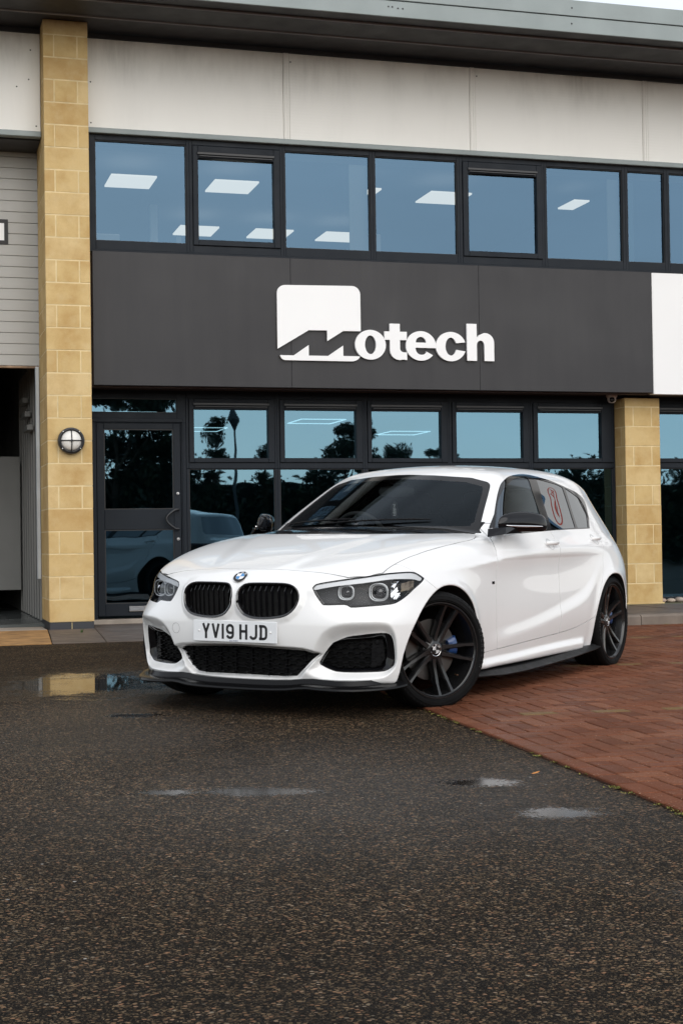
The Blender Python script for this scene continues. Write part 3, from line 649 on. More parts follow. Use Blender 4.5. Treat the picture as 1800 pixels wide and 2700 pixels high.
# ================================================================ KERBS, APRON AND FOOTPATH
def bsheet(name, pts, mat, parent=None, thick=.08):
    """polygon given in world (x,y,z) as a slab"""
    n = len(pts); m = MB(); m.raw([(x, y, z) for x, y, z in pts]+[(x, y, z-thick) for x, y, z in pts], [tuple(range(n)), tuple(range(2*n-1, n-1, -1))]+[(i, n+i, n+(i+1) % n, (i+1) % n) for i in range(n)])
    return m.build(name, mat, parent)
M_SLAB = painted('grey_flag', (.115, .090, .076), .6, .3, 3.5, .5)
M_SLAB2 = painted('mossy_flag', (.125, .12, .07), .6, .35, 3, .5)
M_TAN = painted('stained_concrete', (.34, .185, .068), .8, .45, 6, .8)
M_KERB = painted('kerb_stone', (.16, .13, .105), .75, .25, 5, .6)
apron = empty('apron'); tag(apron, kind='structure', label='sloping flagged apron in front of the entrance door')
def W(x, y, z=None):
    v = b2w(x, y); return (v.x, v.y, z if z is not None else 0)
FY = -2.32   # front edge of the apron in building depth
def az(x, y):
    v = b2w(x, y); t = min(1, max(0, (y-FY)/(-FY-.3))); return (ground_z(v.x, v.y)+.006)*(1-t)+.058*t
def apiece(name, x0, x1, y0, y1, mat, sk0=0, sk1=0):
    pts = [(x0+sk0, y0), (x1+sk1, y0), (x1, y1), (x0, y1)]
    return bsheet(name, [W(x, y, az(x, y)) for x, y in pts], mat, apron, .1)
apiece('concrete_bay', -7.3, -3.125, -.30, .32, M_CONC, 0, 0); apiece('concrete_bay', -7.3, -3.125, FY+.0, -.306, M_TAN, 0, -.15)
for a, b in ((-3.115, -2.66), (-2.652, -1.6), (-1.592, -.54), (-.532, .52)):
    bsheet('paving_flag', [W(x, y, az(x, y)) for x, y in ((a-.15, FY+.02), (b-.15, FY+.02), (b-.066, -1.22), (a-.066, -1.22))], M_SLAB, apron, .1)
    bsheet('paving_flag', [W(x, y, az(x, y)) for x, y in ((a-.065, -1.212), (b-.065, -1.212), (b, -.306), (a, -.306))], M_SLAB, apron, .1)
    if a > -3: apiece('paving_flag', a, b, -.300, LY-.10, M_SLAB)
path = empty('footpath'); tag(path, kind='structure', label='raised flagged footpath with a kerb before the right pillar')
# kerb line runs roughly along the bricks on the right
KZ = .118
k0, k1 = Vector((.35, 14.13)), Vector((6.5, 16.25)); kd = (k1-k0).normalized(); kn = Vector((-kd.y, kd.x))
L = (k1-k0).length; nk = int(L/.915)
for i in range(nk):
    a = k0+kd*(i*.915+.004); b = k0+kd*((i+1)*.915-.004)
    m = MB(); w = .125; zb = -.08
    pr = [(0, zb), (0, KZ-.022), (.010, KZ-.008), (.026, KZ), (w, KZ), (w, zb)]; vs = [((p+kn*d).x, (p+kn*d).y, z) for p in (a, b) for d, z in pr]
    n = len(pr); m.raw(vs, [tuple(range(n)), tuple(range(2*n-1, n-1, -1))]+[(j, (j+1) % n, n+(j+1) % n, n+j) for j in range(n)])
    m.build('kerb_stone', M_KERB, path)
for i in range(nk):
    for j in range(4):
        a = k0+kd*(i*.915+.006)+kn*(.13+j*.86); b = a+kd*.903
        c = b+kn*.852; d = a+kn*.852; z = KZ+rng.uniform(-.003, .002)
        bsheet('paving_flag', [(q.x, q.y, z) for q in (a, b, c, d)], M_SLAB if j < 2 else M_SLAB2, path, .08)
mm = [W(3.3, -.4, .115), W(12, -.4, .115), W(12, .75, .115), W(3.3, .75, .115)]
bsheet('path_bed', [(x, y, KZ-.008) for x, y, _ in [W(-.5, .2), W(12, .2), W(12, .8), W(-.5, .8)]], M_SLAB2, path, .1)
MB().box(3.468-.02, 3.908+.02, .25-.004, .6, .09, .1316-.001).build('plinth_course', M_STONE, building)
# pebbles along the window foot
pm = []
for s in range(3):
    bm = bmesh.new(); bmesh.ops.create_icosphere(bm, subdivisions=2, radius=1)
    rr2 = random.Random(s)
    for v in bm.verts: v.co = Vector((v.co.x*1.25, v.co.y*.95, v.co.z*.62))*(1+rr2.uniform(-.04, .04))
    me = bpy.data.meshes.new('pebble'); bm.to_mesh(me); bm.free(); me.polygons.foreach_set('use_smooth', [True]*len(me.polygons))
    me.materials.append(painted('pebble_stone', [(.42, .31, .25), (.45, .37, .30), (.36, .30, .26)][s], .5, .2, 9)); pm.append(me)
for k in range(12):
    x = 3.99+k*.11+rng.uniform(-.012, .012); s = rng.uniform(.042, .055)
    o = link('pebble', pm[k % 3], None, tuple(b2w(x, .40+rng.uniform(-.015, .015), KZ+s*.5))); o.scale = (s, s, s); o.rotation_euler = (0, 0, rng.uniform(0, 3))
    nth = ['first', 'second', 'third', 'fourth', 'fifth', 'sixth', 'seventh', 'eighth', 'ninth', 'tenth', 'eleventh', 'twelfth'][k]
    tag(o, 'smooth '+['pinkish', 'buff', 'greyish'][k % 3]+' pebble under the window, '+nth+' from the right pillar', 'pebble', 'pebbles along the foot of the window')

# ================================================================ CAR BODY SURFACE
def ncub(xs, ys, x):
    """natural cubic spline, linear beyond the ends"""
    xs=np.asarray(xs,float); ys=np.asarray(ys,float)
    if xs[0]>xs[-1]: xs=xs[::-1]; ys=ys[::-1]
    n=len(xs); h=np.diff(xs); A=np.eye(n); b=np.zeros((n,)+ys.shape[1:])
    for i in range(1,n-1):
        A[i,i-1]=h[i-1]; A[i,i]=2*(h[i-1]+h[i]); A[i,i+1]=h[i]
        b[i]=6*((ys[i+1]-ys[i])/h[i]-(ys[i]-ys[i-1])/h[i-1])
    m=np.linalg.solve(A,b)
    x=np.asarray(x,float); xc=np.clip(x,xs[0],xs[-1])
    i=np.clip(np.searchsorted(xs,xc)-1,0,n-2)
    t=xc-xs[i]; hi=h[i]
    if ys.ndim>1: t=t[:,None]; hi=hi[:,None]
    y=(m[i]*(hi-t)**3+m[i+1]*t**3)/(6*hi)+(ys[i]/hi-m[i]*hi/6)*(hi-t)+(ys[i+1]/hi-m[i+1]*hi/6)*t
    s0=(ys[1]-ys[0])/h[0]-h[0]*(2*m[0]+m[1])/6; s1=(ys[-1]-ys[-2])/h[-1]+h[-1]*(m[-2]+2*m[-1])/6
    e0=np.minimum(x-xs[0],0); e1=np.maximum(x-xs[-1],0)
    if ys.ndim>1: e0=e0[:,None]; e1=e1[:,None]
    return y+s0*e0+s1*e1
class Grid2:
    """smooth 2D table looked up with Catmull-Rom weights; also keeps 1/sqrt(1+|grad|^2)"""
    def __init__(s,u0,u1,v0,v1,h,fn):
        s.u0,s.v0,s.h=u0-2*h,v0-2*h,h
        s.u=np.arange(s.u0,u1+3*h,h); s.v=np.arange(s.v0,v1+3*h,h)
        s.a=fn(s.u,s.v); gu,gv=np.gradient(s.a,h); s.g=1/np.sqrt(1+gu**2+gv**2)
    def _w(s,t):
        return (-.5*t+t*t-.5*t**3, 1-2.5*t*t+1.5*t**3, .5*t+2*t*t-1.5*t**3, -.5*t*t+.5*t**3)
    def look(s,u,v,a):
        fu=np.clip((u-s.u0)/s.h,1,len(s.u)-2.001); fv=np.clip((v-s.v0)/s.h,1,len(s.v)-2.001)
        iu=fu.astype(int); iv=fv.astype(int); wu=s._w(fu-iu); wv=s._w(fv-iv); r=0
        for i in range(4):
            q=0
            for j in range(4): q=q+wv[j]*a[iu-1+i,iv-1+j]
            r=r+wu[i]*q
        return r
    def lin(s,u,v,a):
        fu=np.clip((u-s.u0)/s.h,0,len(s.u)-1.001); fv=np.clip((v-s.v0)/s.h,0,len(s.v)-1.001)
        iu=fu.astype(int); iv=fv.astype(int); a0=fu-iu; b0=fv-iv
        return (a[iu,iv]*(1-b0)+a[iu,iv+1]*b0)*(1-a0)+(a[iu+1,iv]*(1-b0)+a[iu+1,iv+1]*b0)*a0
    def __call__(s,u,v): return s.look(u,v,s.a),s.lin(u,v,s.g)
def smax(a,b,k):
    h=np.maximum(k-np.abs(a-b),0)/k
    return np.maximum(a,b)+h*h*k*.25
def smin(a,b,k): return -smax(-a,-b,k)
def sstep(t):
    t=np.clip(t,0,1); return t*t*(3-2*t)
def sdf(P,x,y):
    """signed distance to a closed polygon, negative inside"""
    P=np.asarray(P,float); d=np.full(np.shape(x),1e9); s=np.ones(np.shape(x)); n=len(P)
    for i in range(n):
        ax,ay=P[i]; bx,by=P[i-1]
        ex,ey=bx-ax,by-ay; wx,wy=x-ax,y-ay
        t=np.clip((wx*ex+wy*ey)/(ex*ex+ey*ey+1e-12),0,1)
        d=np.minimum(d,(wx-ex*t)**2+(wy-ey*t)**2)
        c1=y>=ay; c2=y<by; c3=ex*wy>ey*wx
        s=np.where((c1&c2&c3)|(~c1&~c2&~c3),-s,s)
    return s*np.sqrt(d)
def smooth_poly(P,n=6,closed=True,keep=()):
    """Catmull-Rom through P; indices in keep stay sharp"""
    P=np.asarray(P,float); m=len(P); out=[]
    for i in range(m if closed else m-1):
        p1=P[i]; p2=P[(i+1)%m]
        p0=P[i-1] if (closed or i>0) else p1; p3=P[(i+2)%m] if (closed or i<m-2) else p2
        t1=(p2-p0)/2 if i not in keep else (p2-p1)
        t2=(p3-p1)/2 if ((i+1)%m) not in keep else (p2-p1)
        d=np.linalg.norm(p2-p1)
        for t in (t1,t2):
            L=np.linalg.norm(t)
            if L>d: t*=d/L
        for k in range(n):
            t=k/n; out.append((2*t**3-3*t*t+1)*p1+(t**3-2*t*t+t)*t1+(-2*t**3+3*t*t)*p2+(t**3-t*t)*t2)
    if not closed: out.append(P[-1])
    return np.array(out)
ZT=[.10,.18,.27,.35,.45,.55,.65,.72,.78,.84,.90,.96,1.05]
WT={ .80:[.74,.78,.80,.81,.82,.81,.78,.72,.66,.60,.50,.40,.30],
     .45:[.78,.82,.84,.85,.855,.85,.82,.775,.72,.65,.55,.45,.35],
     .20:[.83,.85,.865,.875,.880,.878,.86,.825,.79,.745,.67,.57,.47],
    -.05:[.835,.855,.87,.88,.885,.883,.872,.850,.825,.790,.735,.64,.52],
    -.40:[.83,.85,.863,.870,.874,.873,.868,.860,.850,.834,.795,.73,.64],
    -.70:[.81,.83,.848,.858,.863,.863,.860,.858,.856,.845,.820,.785,.73],
    -1.2:[.81,.83,.848,.860,.866,.864,.858,.855,.856,.850,.826,.790,.73],
    -1.7:[.81,.83,.848,.862,.869,.866,.859,.856,.858,.857,.834,.790,.73],
    -2.1:[.815,.835,.853,.868,.877,.876,.869,.863,.862,.860,.836,.785,.73],
    -2.45:[.82,.84,.862,.878,.888,.890,.886,.878,.868,.858,.828,.775,.70],
    -2.7:[.825,.845,.865,.88,.89,.893,.890,.881,.867,.850,.813,.755,.68],
    -2.95:[.82,.84,.86,.872,.88,.88,.872,.857,.835,.803,.755,.69,.60],
    -3.15:[.77,.79,.81,.825,.832,.83,.82,.80,.765,.725,.67,.595,.50],
    -3.40:[.69,.71,.73,.745,.75,.745,.735,.70,.66,.61,.55,.48,.42]}
ARF=[(.45,.10),(.433,.18),(.418,.323),(.372,.432),(.295,.522),(.194,.598),(.12,.638),(.04,.660),(-.05,.662),(-.13,.648),(-.22,.612),(-.295,.560),(-.345,.495),(-.378,.42),(-.395,.33),(-.398,.25),(-.40,.10)]
ARR=[(-2.262,.10),(-2.268,.25),(-2.274,.367),(-2.33,.47),(-2.41,.56),(-2.50,.618),(-2.59,.645),(-2.68,.648),(-2.77,.630),(-2.85,.58),(-2.91,.505),(-2.945,.42),(-2.96,.33),(-2.97,.22),(-2.98,.10)]
def arch(P): return np.vstack([smooth_poly(P,3,False),[(P[-1][0],-.3),(P[0][0],-.3)]])
ARFp,ARRp=arch(ARF),arch(ARR)
SWX=[.3,0,-.4,-.7,-1.2,-1.68,-2.1,-2.4,-2.8,-3.1]; SWZ=[.70,.735,.765,.785,.815,.838,.853,.862,.865,.86]
LOX=[-.4,-.7,-1.1,-1.5,-1.9,-2.15,-2.3]; LOZ=[.31,.325,.355,.40,.46,.53,.62]
def Wfn(u,v):
    xs=sorted(WT); tab=np.array([ncub(ZT,WT[k],v) for k in xs])
    a=ncub(xs,tab,u)
    X,Z=np.meshgrid(u,v,indexing='ij')
    zs=ncub(SWX,SWZ,u)[:,None]; d=Z-zs
    amp=(sstep((.25-u)/.7)*sstep((u+3.15)/.5))[:,None]
    a=a+amp*(.014*np.exp(-np.sqrt(d*d+.003**2)/.042)-.004)
    zl=ncub(LOX,LOZ,u)[:,None]; am=(sstep((-.45-u)/.5)*sstep((u+2.45)/.35))[:,None]
    a=a+am*.014*(1-sstep((Z-zl+.02)/.09))-am*.05*sstep((.33-Z)/.2)*0
    zt=.232+.020*sstep((-u-.5)/1.4)[:,None]; a=a+.022*sstep((zt-Z)/.05)*(sstep((-.42-u)/.15)*sstep((u+2.17)/.10))[:,None]
    for P in (ARFp,ARRp):
        e=sdf(P,X,Z); a=a+.012*np.exp(-np.maximum(e,0)**2/.045**2)*(Z>0)*1.0
    return a
CY=[0,.1,.2,.3,.36,.45,.55,.65,.70,.75,.80,.83,.86,.90,.95]
CX_=[.756,.753,.744,.730,.718,.696,.664,.620,.590,.548,.480,.410,.29,.02,-.5]
PZ=[.08,.14,.18,.22,.28,.35,.42,.5,.58,.63,.66,.69,.72,.75,.80,.86]
PX=[-.12,-.085,-.068,-.05,-.03,-.012,-.002,0,.0,-.003,-.008,-.020,-.042,-.075,-.16,-.30]
# projection used for shapes that wrap the front corner
UX,UY=-.48,.877
# outlines on the bumper, (u,z) or (y,z); filled in from measurements
SH = {
    'head': [[0.0455, 0.6696], [0.0664, 0.6888], [0.1314, 0.7015], [0.2289, 0.7151], [0.3266, 0.7272], [0.4119, 0.7389], [0.4782, 0.744], [0.5592, 0.7456], [0.5931, 0.7361], [0.6336, 0.7085], [0.6187, 0.6898], [0.5761, 0.656], [0.5279, 0.6158], [0.474, 0.5857], [0.4213, 0.5777], [0.3304, 0.5717], [0.2464, 0.5673], [0.2272, 0.5769], [0.2079, 0.5813], [0.1044, 0.5801], [0.0851, 0.5992], [0.0595, 0.6376]],
    'kid': [[0.0139, 0.6018], [0.0122, 0.6358], [0.0242, 0.6669], [0.0525, 0.6896], [0.1092, 0.6948], [0.2031, 0.6953], [0.2815, 0.6932], [0.3243, 0.6813], [0.3529, 0.6565], [0.3622, 0.6231], [0.3554, 0.5841], [0.3358, 0.5507], [0.3028, 0.5252], [0.2617, 0.5134], [0.1885, 0.5052], [0.1131, 0.5076], [0.0613, 0.5233], [0.0319, 0.5511], [0.0154, 0.5791]],
    'intI': [[-0.02, 0.3597], [0.0597, 0.3587], [0.1953, 0.3527], [0.3697, 0.3449], [0.4311, 0.328], [0.3979, 0.2948], [0.3546, 0.2499], [0.309, 0.2093], [0.2315, 0.2045], [0.0398, 0.2075], [-0.02, 0.2075]],
    'fogI': [[0.1538, 0.3875], [0.225, 0.417], [0.2894, 0.4267], [0.3666, 0.4349], [0.4247, 0.4353], [0.4506, 0.4214], [0.4631, 0.3852], [0.4701, 0.3131], [0.467, 0.2739], [0.4485, 0.2518], [0.4158, 0.2366], [0.351, 0.2328], [0.2542, 0.2305], [0.1703, 0.2344], [0.1317, 0.2472], [0.0868, 0.271], [0.0825, 0.2828], [0.1007, 0.3162], [0.1274, 0.3559]],
    'fogM': [[0.1717, 0.3837], [0.2247, 0.397], [0.3791, 0.4062], [0.4113, 0.4034], [0.4252, 0.3738], [0.4264, 0.3151], [0.4162, 0.2761], [0.39, 0.2539], [0.2868, 0.2518], [0.1771, 0.2511], [0.1032, 0.2799], [0.0898, 0.2876], [0.1271, 0.3396]],
    'fogO': [[0.0012, 0.2411], [0.0422, 0.3151], [0.0632, 0.3876], [0.0965, 0.4399], [0.1487, 0.4726], [0.2261, 0.4902], [0.3547, 0.4945], [0.4191, 0.49], [0.4545, 0.4664], [0.4734, 0.4171], [0.4792, 0.3583], [0.4764, 0.293], [0.4582, 0.2447], [0.409, 0.2069], [0.3, 0.196], [0.17, 0.192], [0.07, 0.2]],
    'dlo': [[-0.8134, 0.9189], [-0.9278, 0.9938], [-1.0992, 1.1042], [-1.2518, 1.1959], [-1.3731, 1.2553], [-1.5377, 1.2942], [-1.7349, 1.3149], [-1.8955, 1.3192], [-2.0498, 1.3073], [-2.2627, 1.2815], [-2.4843, 1.2423], [-2.673, 1.2076], [-2.7715, 1.1576], [-2.6556, 1.0668], [-2.4819, 0.9598], [-1.9211, 0.9539], [-1.5886, 0.9464], [-1.1284, 0.9326]],
    'g1': [[-0.8453, 0.9294], [-1.0752, 1.0818], [-1.19, 1.1498], [-1.348, 1.2202], [-1.5905, 1.2813], [-1.7367, 1.2944], [-1.8405, 1.2934], [-1.7885, 1.2168], [-1.7209, 1.0976], [-1.6435, 0.9808], [-1.6302, 0.9531], [-1.2868, 0.9437]],
    'g2': [[-1.9826, 1.2933], [-2.1224, 1.2807], [-2.3002, 1.2636], [-2.4021, 1.2432], [-2.3248, 1.1271], [-2.1929, 0.9671], [-2.038, 0.9629], [-1.7374, 0.9572], [-1.8016, 1.0392], [-1.8955, 1.1707]],
    'g3': [[-2.4474, 1.2391], [-2.5665, 1.1994], [-2.65, 1.1624], [-2.6554, 1.105], [-2.5764, 1.0411], [-2.4581, 0.9661], [-2.2353, 0.9645], [-2.304, 1.0528], [-2.3869, 1.1527]],
    'intO': [[-0.03, 0.372], [0.2, 0.366], [0.375, 0.358], [0.452, 0.335], [0.43, 0.3], [0.372, 0.232], [0.325, 0.188], [0.23, 0.18], [-0.03, 0.18]],
    'brow': [[0.0481, 0.6684], [0.0664, 0.6856], [0.1314, 0.6983], [0.2289, 0.712], [0.3266, 0.724], [0.4118, 0.7357], [0.478, 0.7402], [0.559, 0.7418], [0.5895, 0.733], [0.6252, 0.7089], [0.6084, 0.6935], [0.5777, 0.7026], [0.5471, 0.7057], [0.4768, 0.7078], [0.4109, 0.7027], [0.3064, 0.6892], [0.1767, 0.6759], [0.0988, 0.6633], [0.0565, 0.6556]],
}
def XFfn(u,v):
    Y,Z=np.meshgrid(u,v,indexing='ij')
    y=np.abs(u)
    return ncub(CY,CX_,y)[:,None]+ncub(PZ,PX,v)[None,:]-.17*np.minimum(np.abs(Y),.85)**2*sstep((Z-.47)/.17)
HX=[.82,.78,.74,.70,.66,.6,.5,.4,.2,0,-.2,-.4,-.6,-.85,-1.5,-3.0,-3.3,-3.6]
HZ=[.55,.635,.690,.727,.747,.768,.799,.829,.878,.918,.946,.963,.969,.970,.975,.975,.95,.90]
def Hfn(u,v):
    X,Y=np.meshgrid(u,v,indexing='ij'); y=np.abs(Y)
    z=ncub(HX,HZ,u)[:,None]-.022*(y/.72)**2-.022*(y/.72)**8
    yr=np.interp(-X,[-.8,-.6,0,.6],[.16,.22,.40,.58]); f=sstep((-X+.8)/.3)*sstep((X+.9)/.3)
    return z+f*.009*sstep((yr-y)/.13+.5)-f*.004
RX=[-.9,-1.13,-1.3,-1.6,-1.9,-2.2,-2.6,-3.0,-3.2,-3.4]; RZ=[1.215,1.304,1.344,1.376,1.389,1.392,1.378,1.335,1.303,1.262]
def HRfn(u,v):
    X,Y=np.meshgrid(u,v,indexing='ij'); return ncub(RX,RZ,u)[:,None]-.046*(Y/.55)**2
GZ=[.85,.95,1.05,1.15,1.22,1.28,1.34,1.42]; GW=[.85,.790,.728,.668,.628,.590,.545,.48]
def WGfn(u,v):
    t=ncub([-1,-2.0,-2.4,-2.8,-3.1,-3.4],[0,0,-.008,-.040,-.110,-.20],u)
    return ncub(GZ,GW,v)[None,:]+t[:,None]
def XWfn(u,v):
    Y,Z=np.meshgrid(u,v,indexing='ij'); t=(Z-.96)/.34
    b=-.50-.68*Y*Y; c=-1.19-.72*Y*Y
    return b+(c-b)*t+.045*t*(1-t)
def XRGfn(u,v):
    Y,Z=np.meshgrid(u,v,indexing='ij')
    return -ncub([.85,.95,1.1,1.25,1.31,1.36],[-3.38,-3.33,-3.26,-3.19,-3.165,-3.15],v)[None,:]-.25*Y*Y
def XRfn(u,v):
    y=np.abs(u)
    return -(ncub([.1,.2,.3,.45,.6,.75,.85,.95,1.05],[-3.42,-3.49,-3.53,-3.56,-3.55,-3.51,-3.46,-3.40,-3.34],v)[None,:])-ncub([0,.3,.5,.65,.75,.85,.9],[0,.03,.10,.20,.31,.49,.64],y)[:,None]
H0=.01
gW=Grid2(-3.6,.8,.08,1.1,H0,Wfn); gXF=Grid2(-.95,.95,.08,1.1,H0,XFfn); gH=Grid2(-3.6,.85,-.95,.95,H0,Hfn)
gHR=Grid2(-3.6,-.3,-.95,.95,H0,HRfn); gWG=Grid2(-3.6,-.3,.85,1.45,H0,WGfn); gXW=Grid2(-.95,.95,.85,1.45,H0,XWfn)
gXRG=Grid2(-.95,.95,.85,1.45,H0,XRGfn); gXR=Grid2(-.95,.95,.08,1.1,H0,XRfn)
def blur2(a,n=1):
    for _ in range(n):
        p=np.pad(a,1,mode='edge'); a=(p[:-2,1:-1]+2*p[1:-1,1:-1]+p[2:,1:-1])/4
        p=np.pad(a,1,mode='edge'); a=(p[1:-1,:-2]+2*p[1:-1,1:-1]+p[1:-1,2:])/4
    return a
def lerp_ramp(O,I,u,z):
    a=-sdf(O,u,z); b=sdf(I,u,z)
    t=np.where(b<=0,1,np.where(a<=0,0,a/(a+np.maximum(b,0)+1e-9)))
    return sstep(t)*.3+.7*t
class U2:
    def __init__(s,u0,u1,v0,v1,h,fn):
        s.G=Grid2(u0,u1,v0,v1,h,lambda u,v: fn(*np.meshgrid(u,v,indexing='ij')))
    def __call__(s,u,v): return s.G.look(u,v,s.G.a)
RAMPS={}
def setup_ramps():
    RAMPS.clear()
    if 'fogO' in SH: RAMPS['fog']=(U2(-.05,.85,.08,.75,.005,lambda u,z: blur2(.058*lerp_ramp(smooth_poly(SH['fogO'],4),smooth_poly(SH['fogI'],3,keep=(0,16)),u,z))),'u')
    if 'intO' in SH: RAMPS['int']=(U2(-.05,.85,.08,.75,.005,lambda u,z: blur2(.040*lerp_ramp(smooth_poly(SH['intO'],4,keep=(0,8)),SH['intI'],u,z))),'y')
    if 'kid' in SH: RAMPS['kid']=(U2(-.05,.85,.08,.95,.005,lambda u,z: -.010*sstep(1-np.maximum(sdf(SH['kid'],u,z),0)/.035)),'y')
    RAMPS['af']=(U2(-3.6,.85,-.1,1.1,.01,lambda x,z: sdf(ARFp,x,z)),'x')
    RAMPS['ar']=(U2(-3.6,.85,-.1,1.1,.01,lambda x,z: sdf(ARRp,x,z)),'x')
setup_ramps()
ZB=.165
def field(x,y,z,wells=True):
    y=np.abs(y)
    w,g=gW(x,z); side=(y-w)*g
    xf,g=gXF(y,z); D=0
    for k,(G,m) in RAMPS.items():
        if m=='u': D=D+G(UX*x+UY*y,z)
        if m=='y': D=D+G(y,z)
    front=(x-xf+D)*g
    t,g=gH(x,y); top=(z-t)*g
    xr,g=gXR(y,z); rear=(-x-xr)*g
    B=smax(side,top,.06); B=smax(B,front,.035); B=smax(B,rear,.06)
    B=smax(B,ZB+.008*sstep((x-.2)/.4)-z,.02)
    t,g=gHR(x,y); r=(z-t)*g
    w,g=gWG(x,z); s=(y-w)*g
    xw,g=gXW(y,z); f=(x-xw)*g
    xr,g=gXRG(y,z); q=(-x-xr)*g
    G=smax(r,s,.06); G=smax(G,f,.025); G=smax(G,q,.05); G=smax(G,.80-z,.01)
    F=smin(B,G,.022)
    if wells:
        for k in ('af','ar'):
            c=smax(RAMPS[k][0](x,z),.40-y,.03)
            F=smax(F,-c,.010)
    return F
def grad(P,e=.004,wells=True):
    g=np.zeros_like(P)
    for i in range(3):
        d=np.zeros(3); d[i]=e
        a=P+d; b=P-d
        g[:,i]=field(a[:,0],a[:,1],a[:,2],wells)-field(b[:,0],b[:,1],b[:,2],wells)
    return g/(2*e)
def surface_nets(lo,hi,h):
    ax=[np.arange(lo[i],hi[i]+h,h) for i in range(3)]
    nx,ny,nz=map(len,ax)
    F=np.empty((nx,ny,nz),np.float32)
    Y,Z=np.meshgrid(ax[1],ax[2],indexing='ij')
    hy=ny//2+1 if False else ny
    for i,x in enumerate(ax[0]):
        F[i]=field(np.full(Y.shape,x),Y,Z)
    S=F<0
    cnt=np.zeros((nx-1,ny-1,nz-1),np.int8)
    for a in (0,1):
        for b in (0,1):
            for c in (0,1): cnt+=S[a:nx-1+a,b:ny-1+b,c:nz-1+c]
    act=(cnt>0)&(cnt<8); idx=-np.ones(act.shape,np.int64); I=np.argwhere(act); idx[act]=np.arange(len(I))
    acc=np.zeros((len(I),3)); num=np.zeros(len(I))
    cor=[(a,b,c) for a in (0,1) for b in (0,1) for c in (0,1)]
    for p in cor:
        for axx in range(3):
            if p[axx]: continue
            q=list(p); q[axx]=1
            fa=F[I[:,0]+p[0],I[:,1]+p[1],I[:,2]+p[2]].astype(float); fb=F[I[:,0]+q[0],I[:,1]+q[1],I[:,2]+q[2]].astype(float)
            m=(fa<0)!=(fb<0); t=np.where(m,fa/(np.where(m,fa-fb,1)),0)
            pt=np.array(p,float)[None,:].repeat(len(I),0); pt[:,axx]+=t
            acc+=pt*m[:,None]; num+=m
    V=np.array([a[0] for a in ax])+(I+acc/num[:,None])*h
    Q=[]
    for axx in range(3):
        o=[0,1,2]; o.remove(axx); b,c=o
        sl=[slice(None)]*3; s2=[slice(None)]*3
        sl[axx]=slice(0,-1); s2[axx]=slice(1,None)
        e=S[tuple(sl)]!=S[tuple(s2)]
        E=np.argwhere(e); E=E[(E[:,b]>0)&(E[:,c]>0)&(E[:,b]<F.shape[b]-1)&(E[:,c]<F.shape[c]-1)]
        def at(db,dc):
            k=E.copy(); k[:,b]+=db; k[:,c]+=dc; return idx[k[:,0],k[:,1],k[:,2]]
        q=np.c_[at(-1,-1),at(0,-1),at(0,0),at(-1,0)]
        inside=S[tuple(E.T)]
        fl=inside if axx!=1 else ~inside
        q[~fl]=q[~fl][:,::-1]
        Q.append(q)
    return V,np.vstack(Q)
def project(V,h,it=5,wells=True):
    for _ in range(it):
        f=field(V[:,0],V[:,1],V[:,2],wells); g=grad(V,.002,wells); n=(g*g).sum(1)+1e-6
        s=np.clip(f/n,-h,h)[:,None]*g; L=np.linalg.norm(s,axis=1)[:,None]+1e-12
        V=V-s*np.minimum(1,.6*h/L)
    return V
def half_nets(lo, hi, h):
    """surface nets on y >= 0; the first layer of cells straddles the mirror plane"""
    V, Q = surface_nets((lo[0], -h/2, lo[2]), hi, h)
    return V, Q
CARH = .0125
_V, _Q = half_nets((-3.62, 0, .13), (.80, .945, 1.425), CARH)
_mid = np.abs(_V[:, 1]) < CARH*.499
_V[_mid & (_V[:, 1] < CARH*.3), 1] = 0
_V = project(_V, CARH, 3); _V[_mid, 1] = np.where(np.abs(_V[_mid, 1]) < CARH*.45, 0, _V[_mid, 1])
def refine(V, T, sel):
    """split the chosen triangles in four, keep neighbours closed, and put the new points on the surface"""
    E = np.sort(np.vstack([T[sel][:, [0, 1]], T[sel][:, [1, 2]], T[sel][:, [2, 0]]]), 1); U = np.unique(E, axis=0)
    key = U[:, 0]*np.int64(len(V))+U[:, 1]; M = (V[U[:, 0]]+V[U[:, 1]])/2; mid0 = M[:, 1] < 1e-9; M = project(M, CARH/2, 3); M[mid0, 1] = 0
    n0 = len(V); Vn = np.vstack([V, M])
    def idx(a, b):
        k = np.minimum(a, b)*np.int64(len(V))+np.maximum(a, b); p = np.searchsorted(key, k); p = np.clip(p, 0, len(key)-1); return np.where(key[p] == k, n0+p, -1)
    a, b, c = T.T; ab, bc, ca = idx(a, b), idx(b, c), idx(c, a); out = []
    cnt = (ab >= 0).astype(int)+(bc >= 0)+(ca >= 0)
    out.append(T[cnt == 0]); m = cnt == 3; A, B, Cc, P, Q, R = [q[m] for q in (a, b, c, ab, bc, ca)]
    out += [np.c_[A, P, R], np.c_[P, B, Q], np.c_[R, Q, Cc], np.c_[P, Q, R]]
    for r0, r1, r2, e0, e1, e2 in ((a, b, c, ab, bc, ca), (b, c, a, bc, ca, ab), (c, a, b, ca, ab, bc)):
        m = (cnt == 1) & (e0 >= 0); out += [np.c_[r0[m], e0[m], r2[m]], np.c_[e0[m], r1[m], r2[m]]]
        m = (cnt == 2) & (e0 < 0); out += [np.c_[r0[m], r1[m], e1[m]], np.c_[r0[m], e1[m], e2[m]], np.c_[e2[m], e1[m], r2[m]]]
    return Vn, np.vstack(out)
_T = np.vstack([_Q[:, [0, 1, 2]], _Q[:, [0, 2, 3]]])
_c = _V[_T].mean(1); _a = np.minimum(RAMPS['af'][0](_c[:, 0], _c[:, 2]), RAMPS['ar'][0](_c[:, 0], _c[:, 2]))
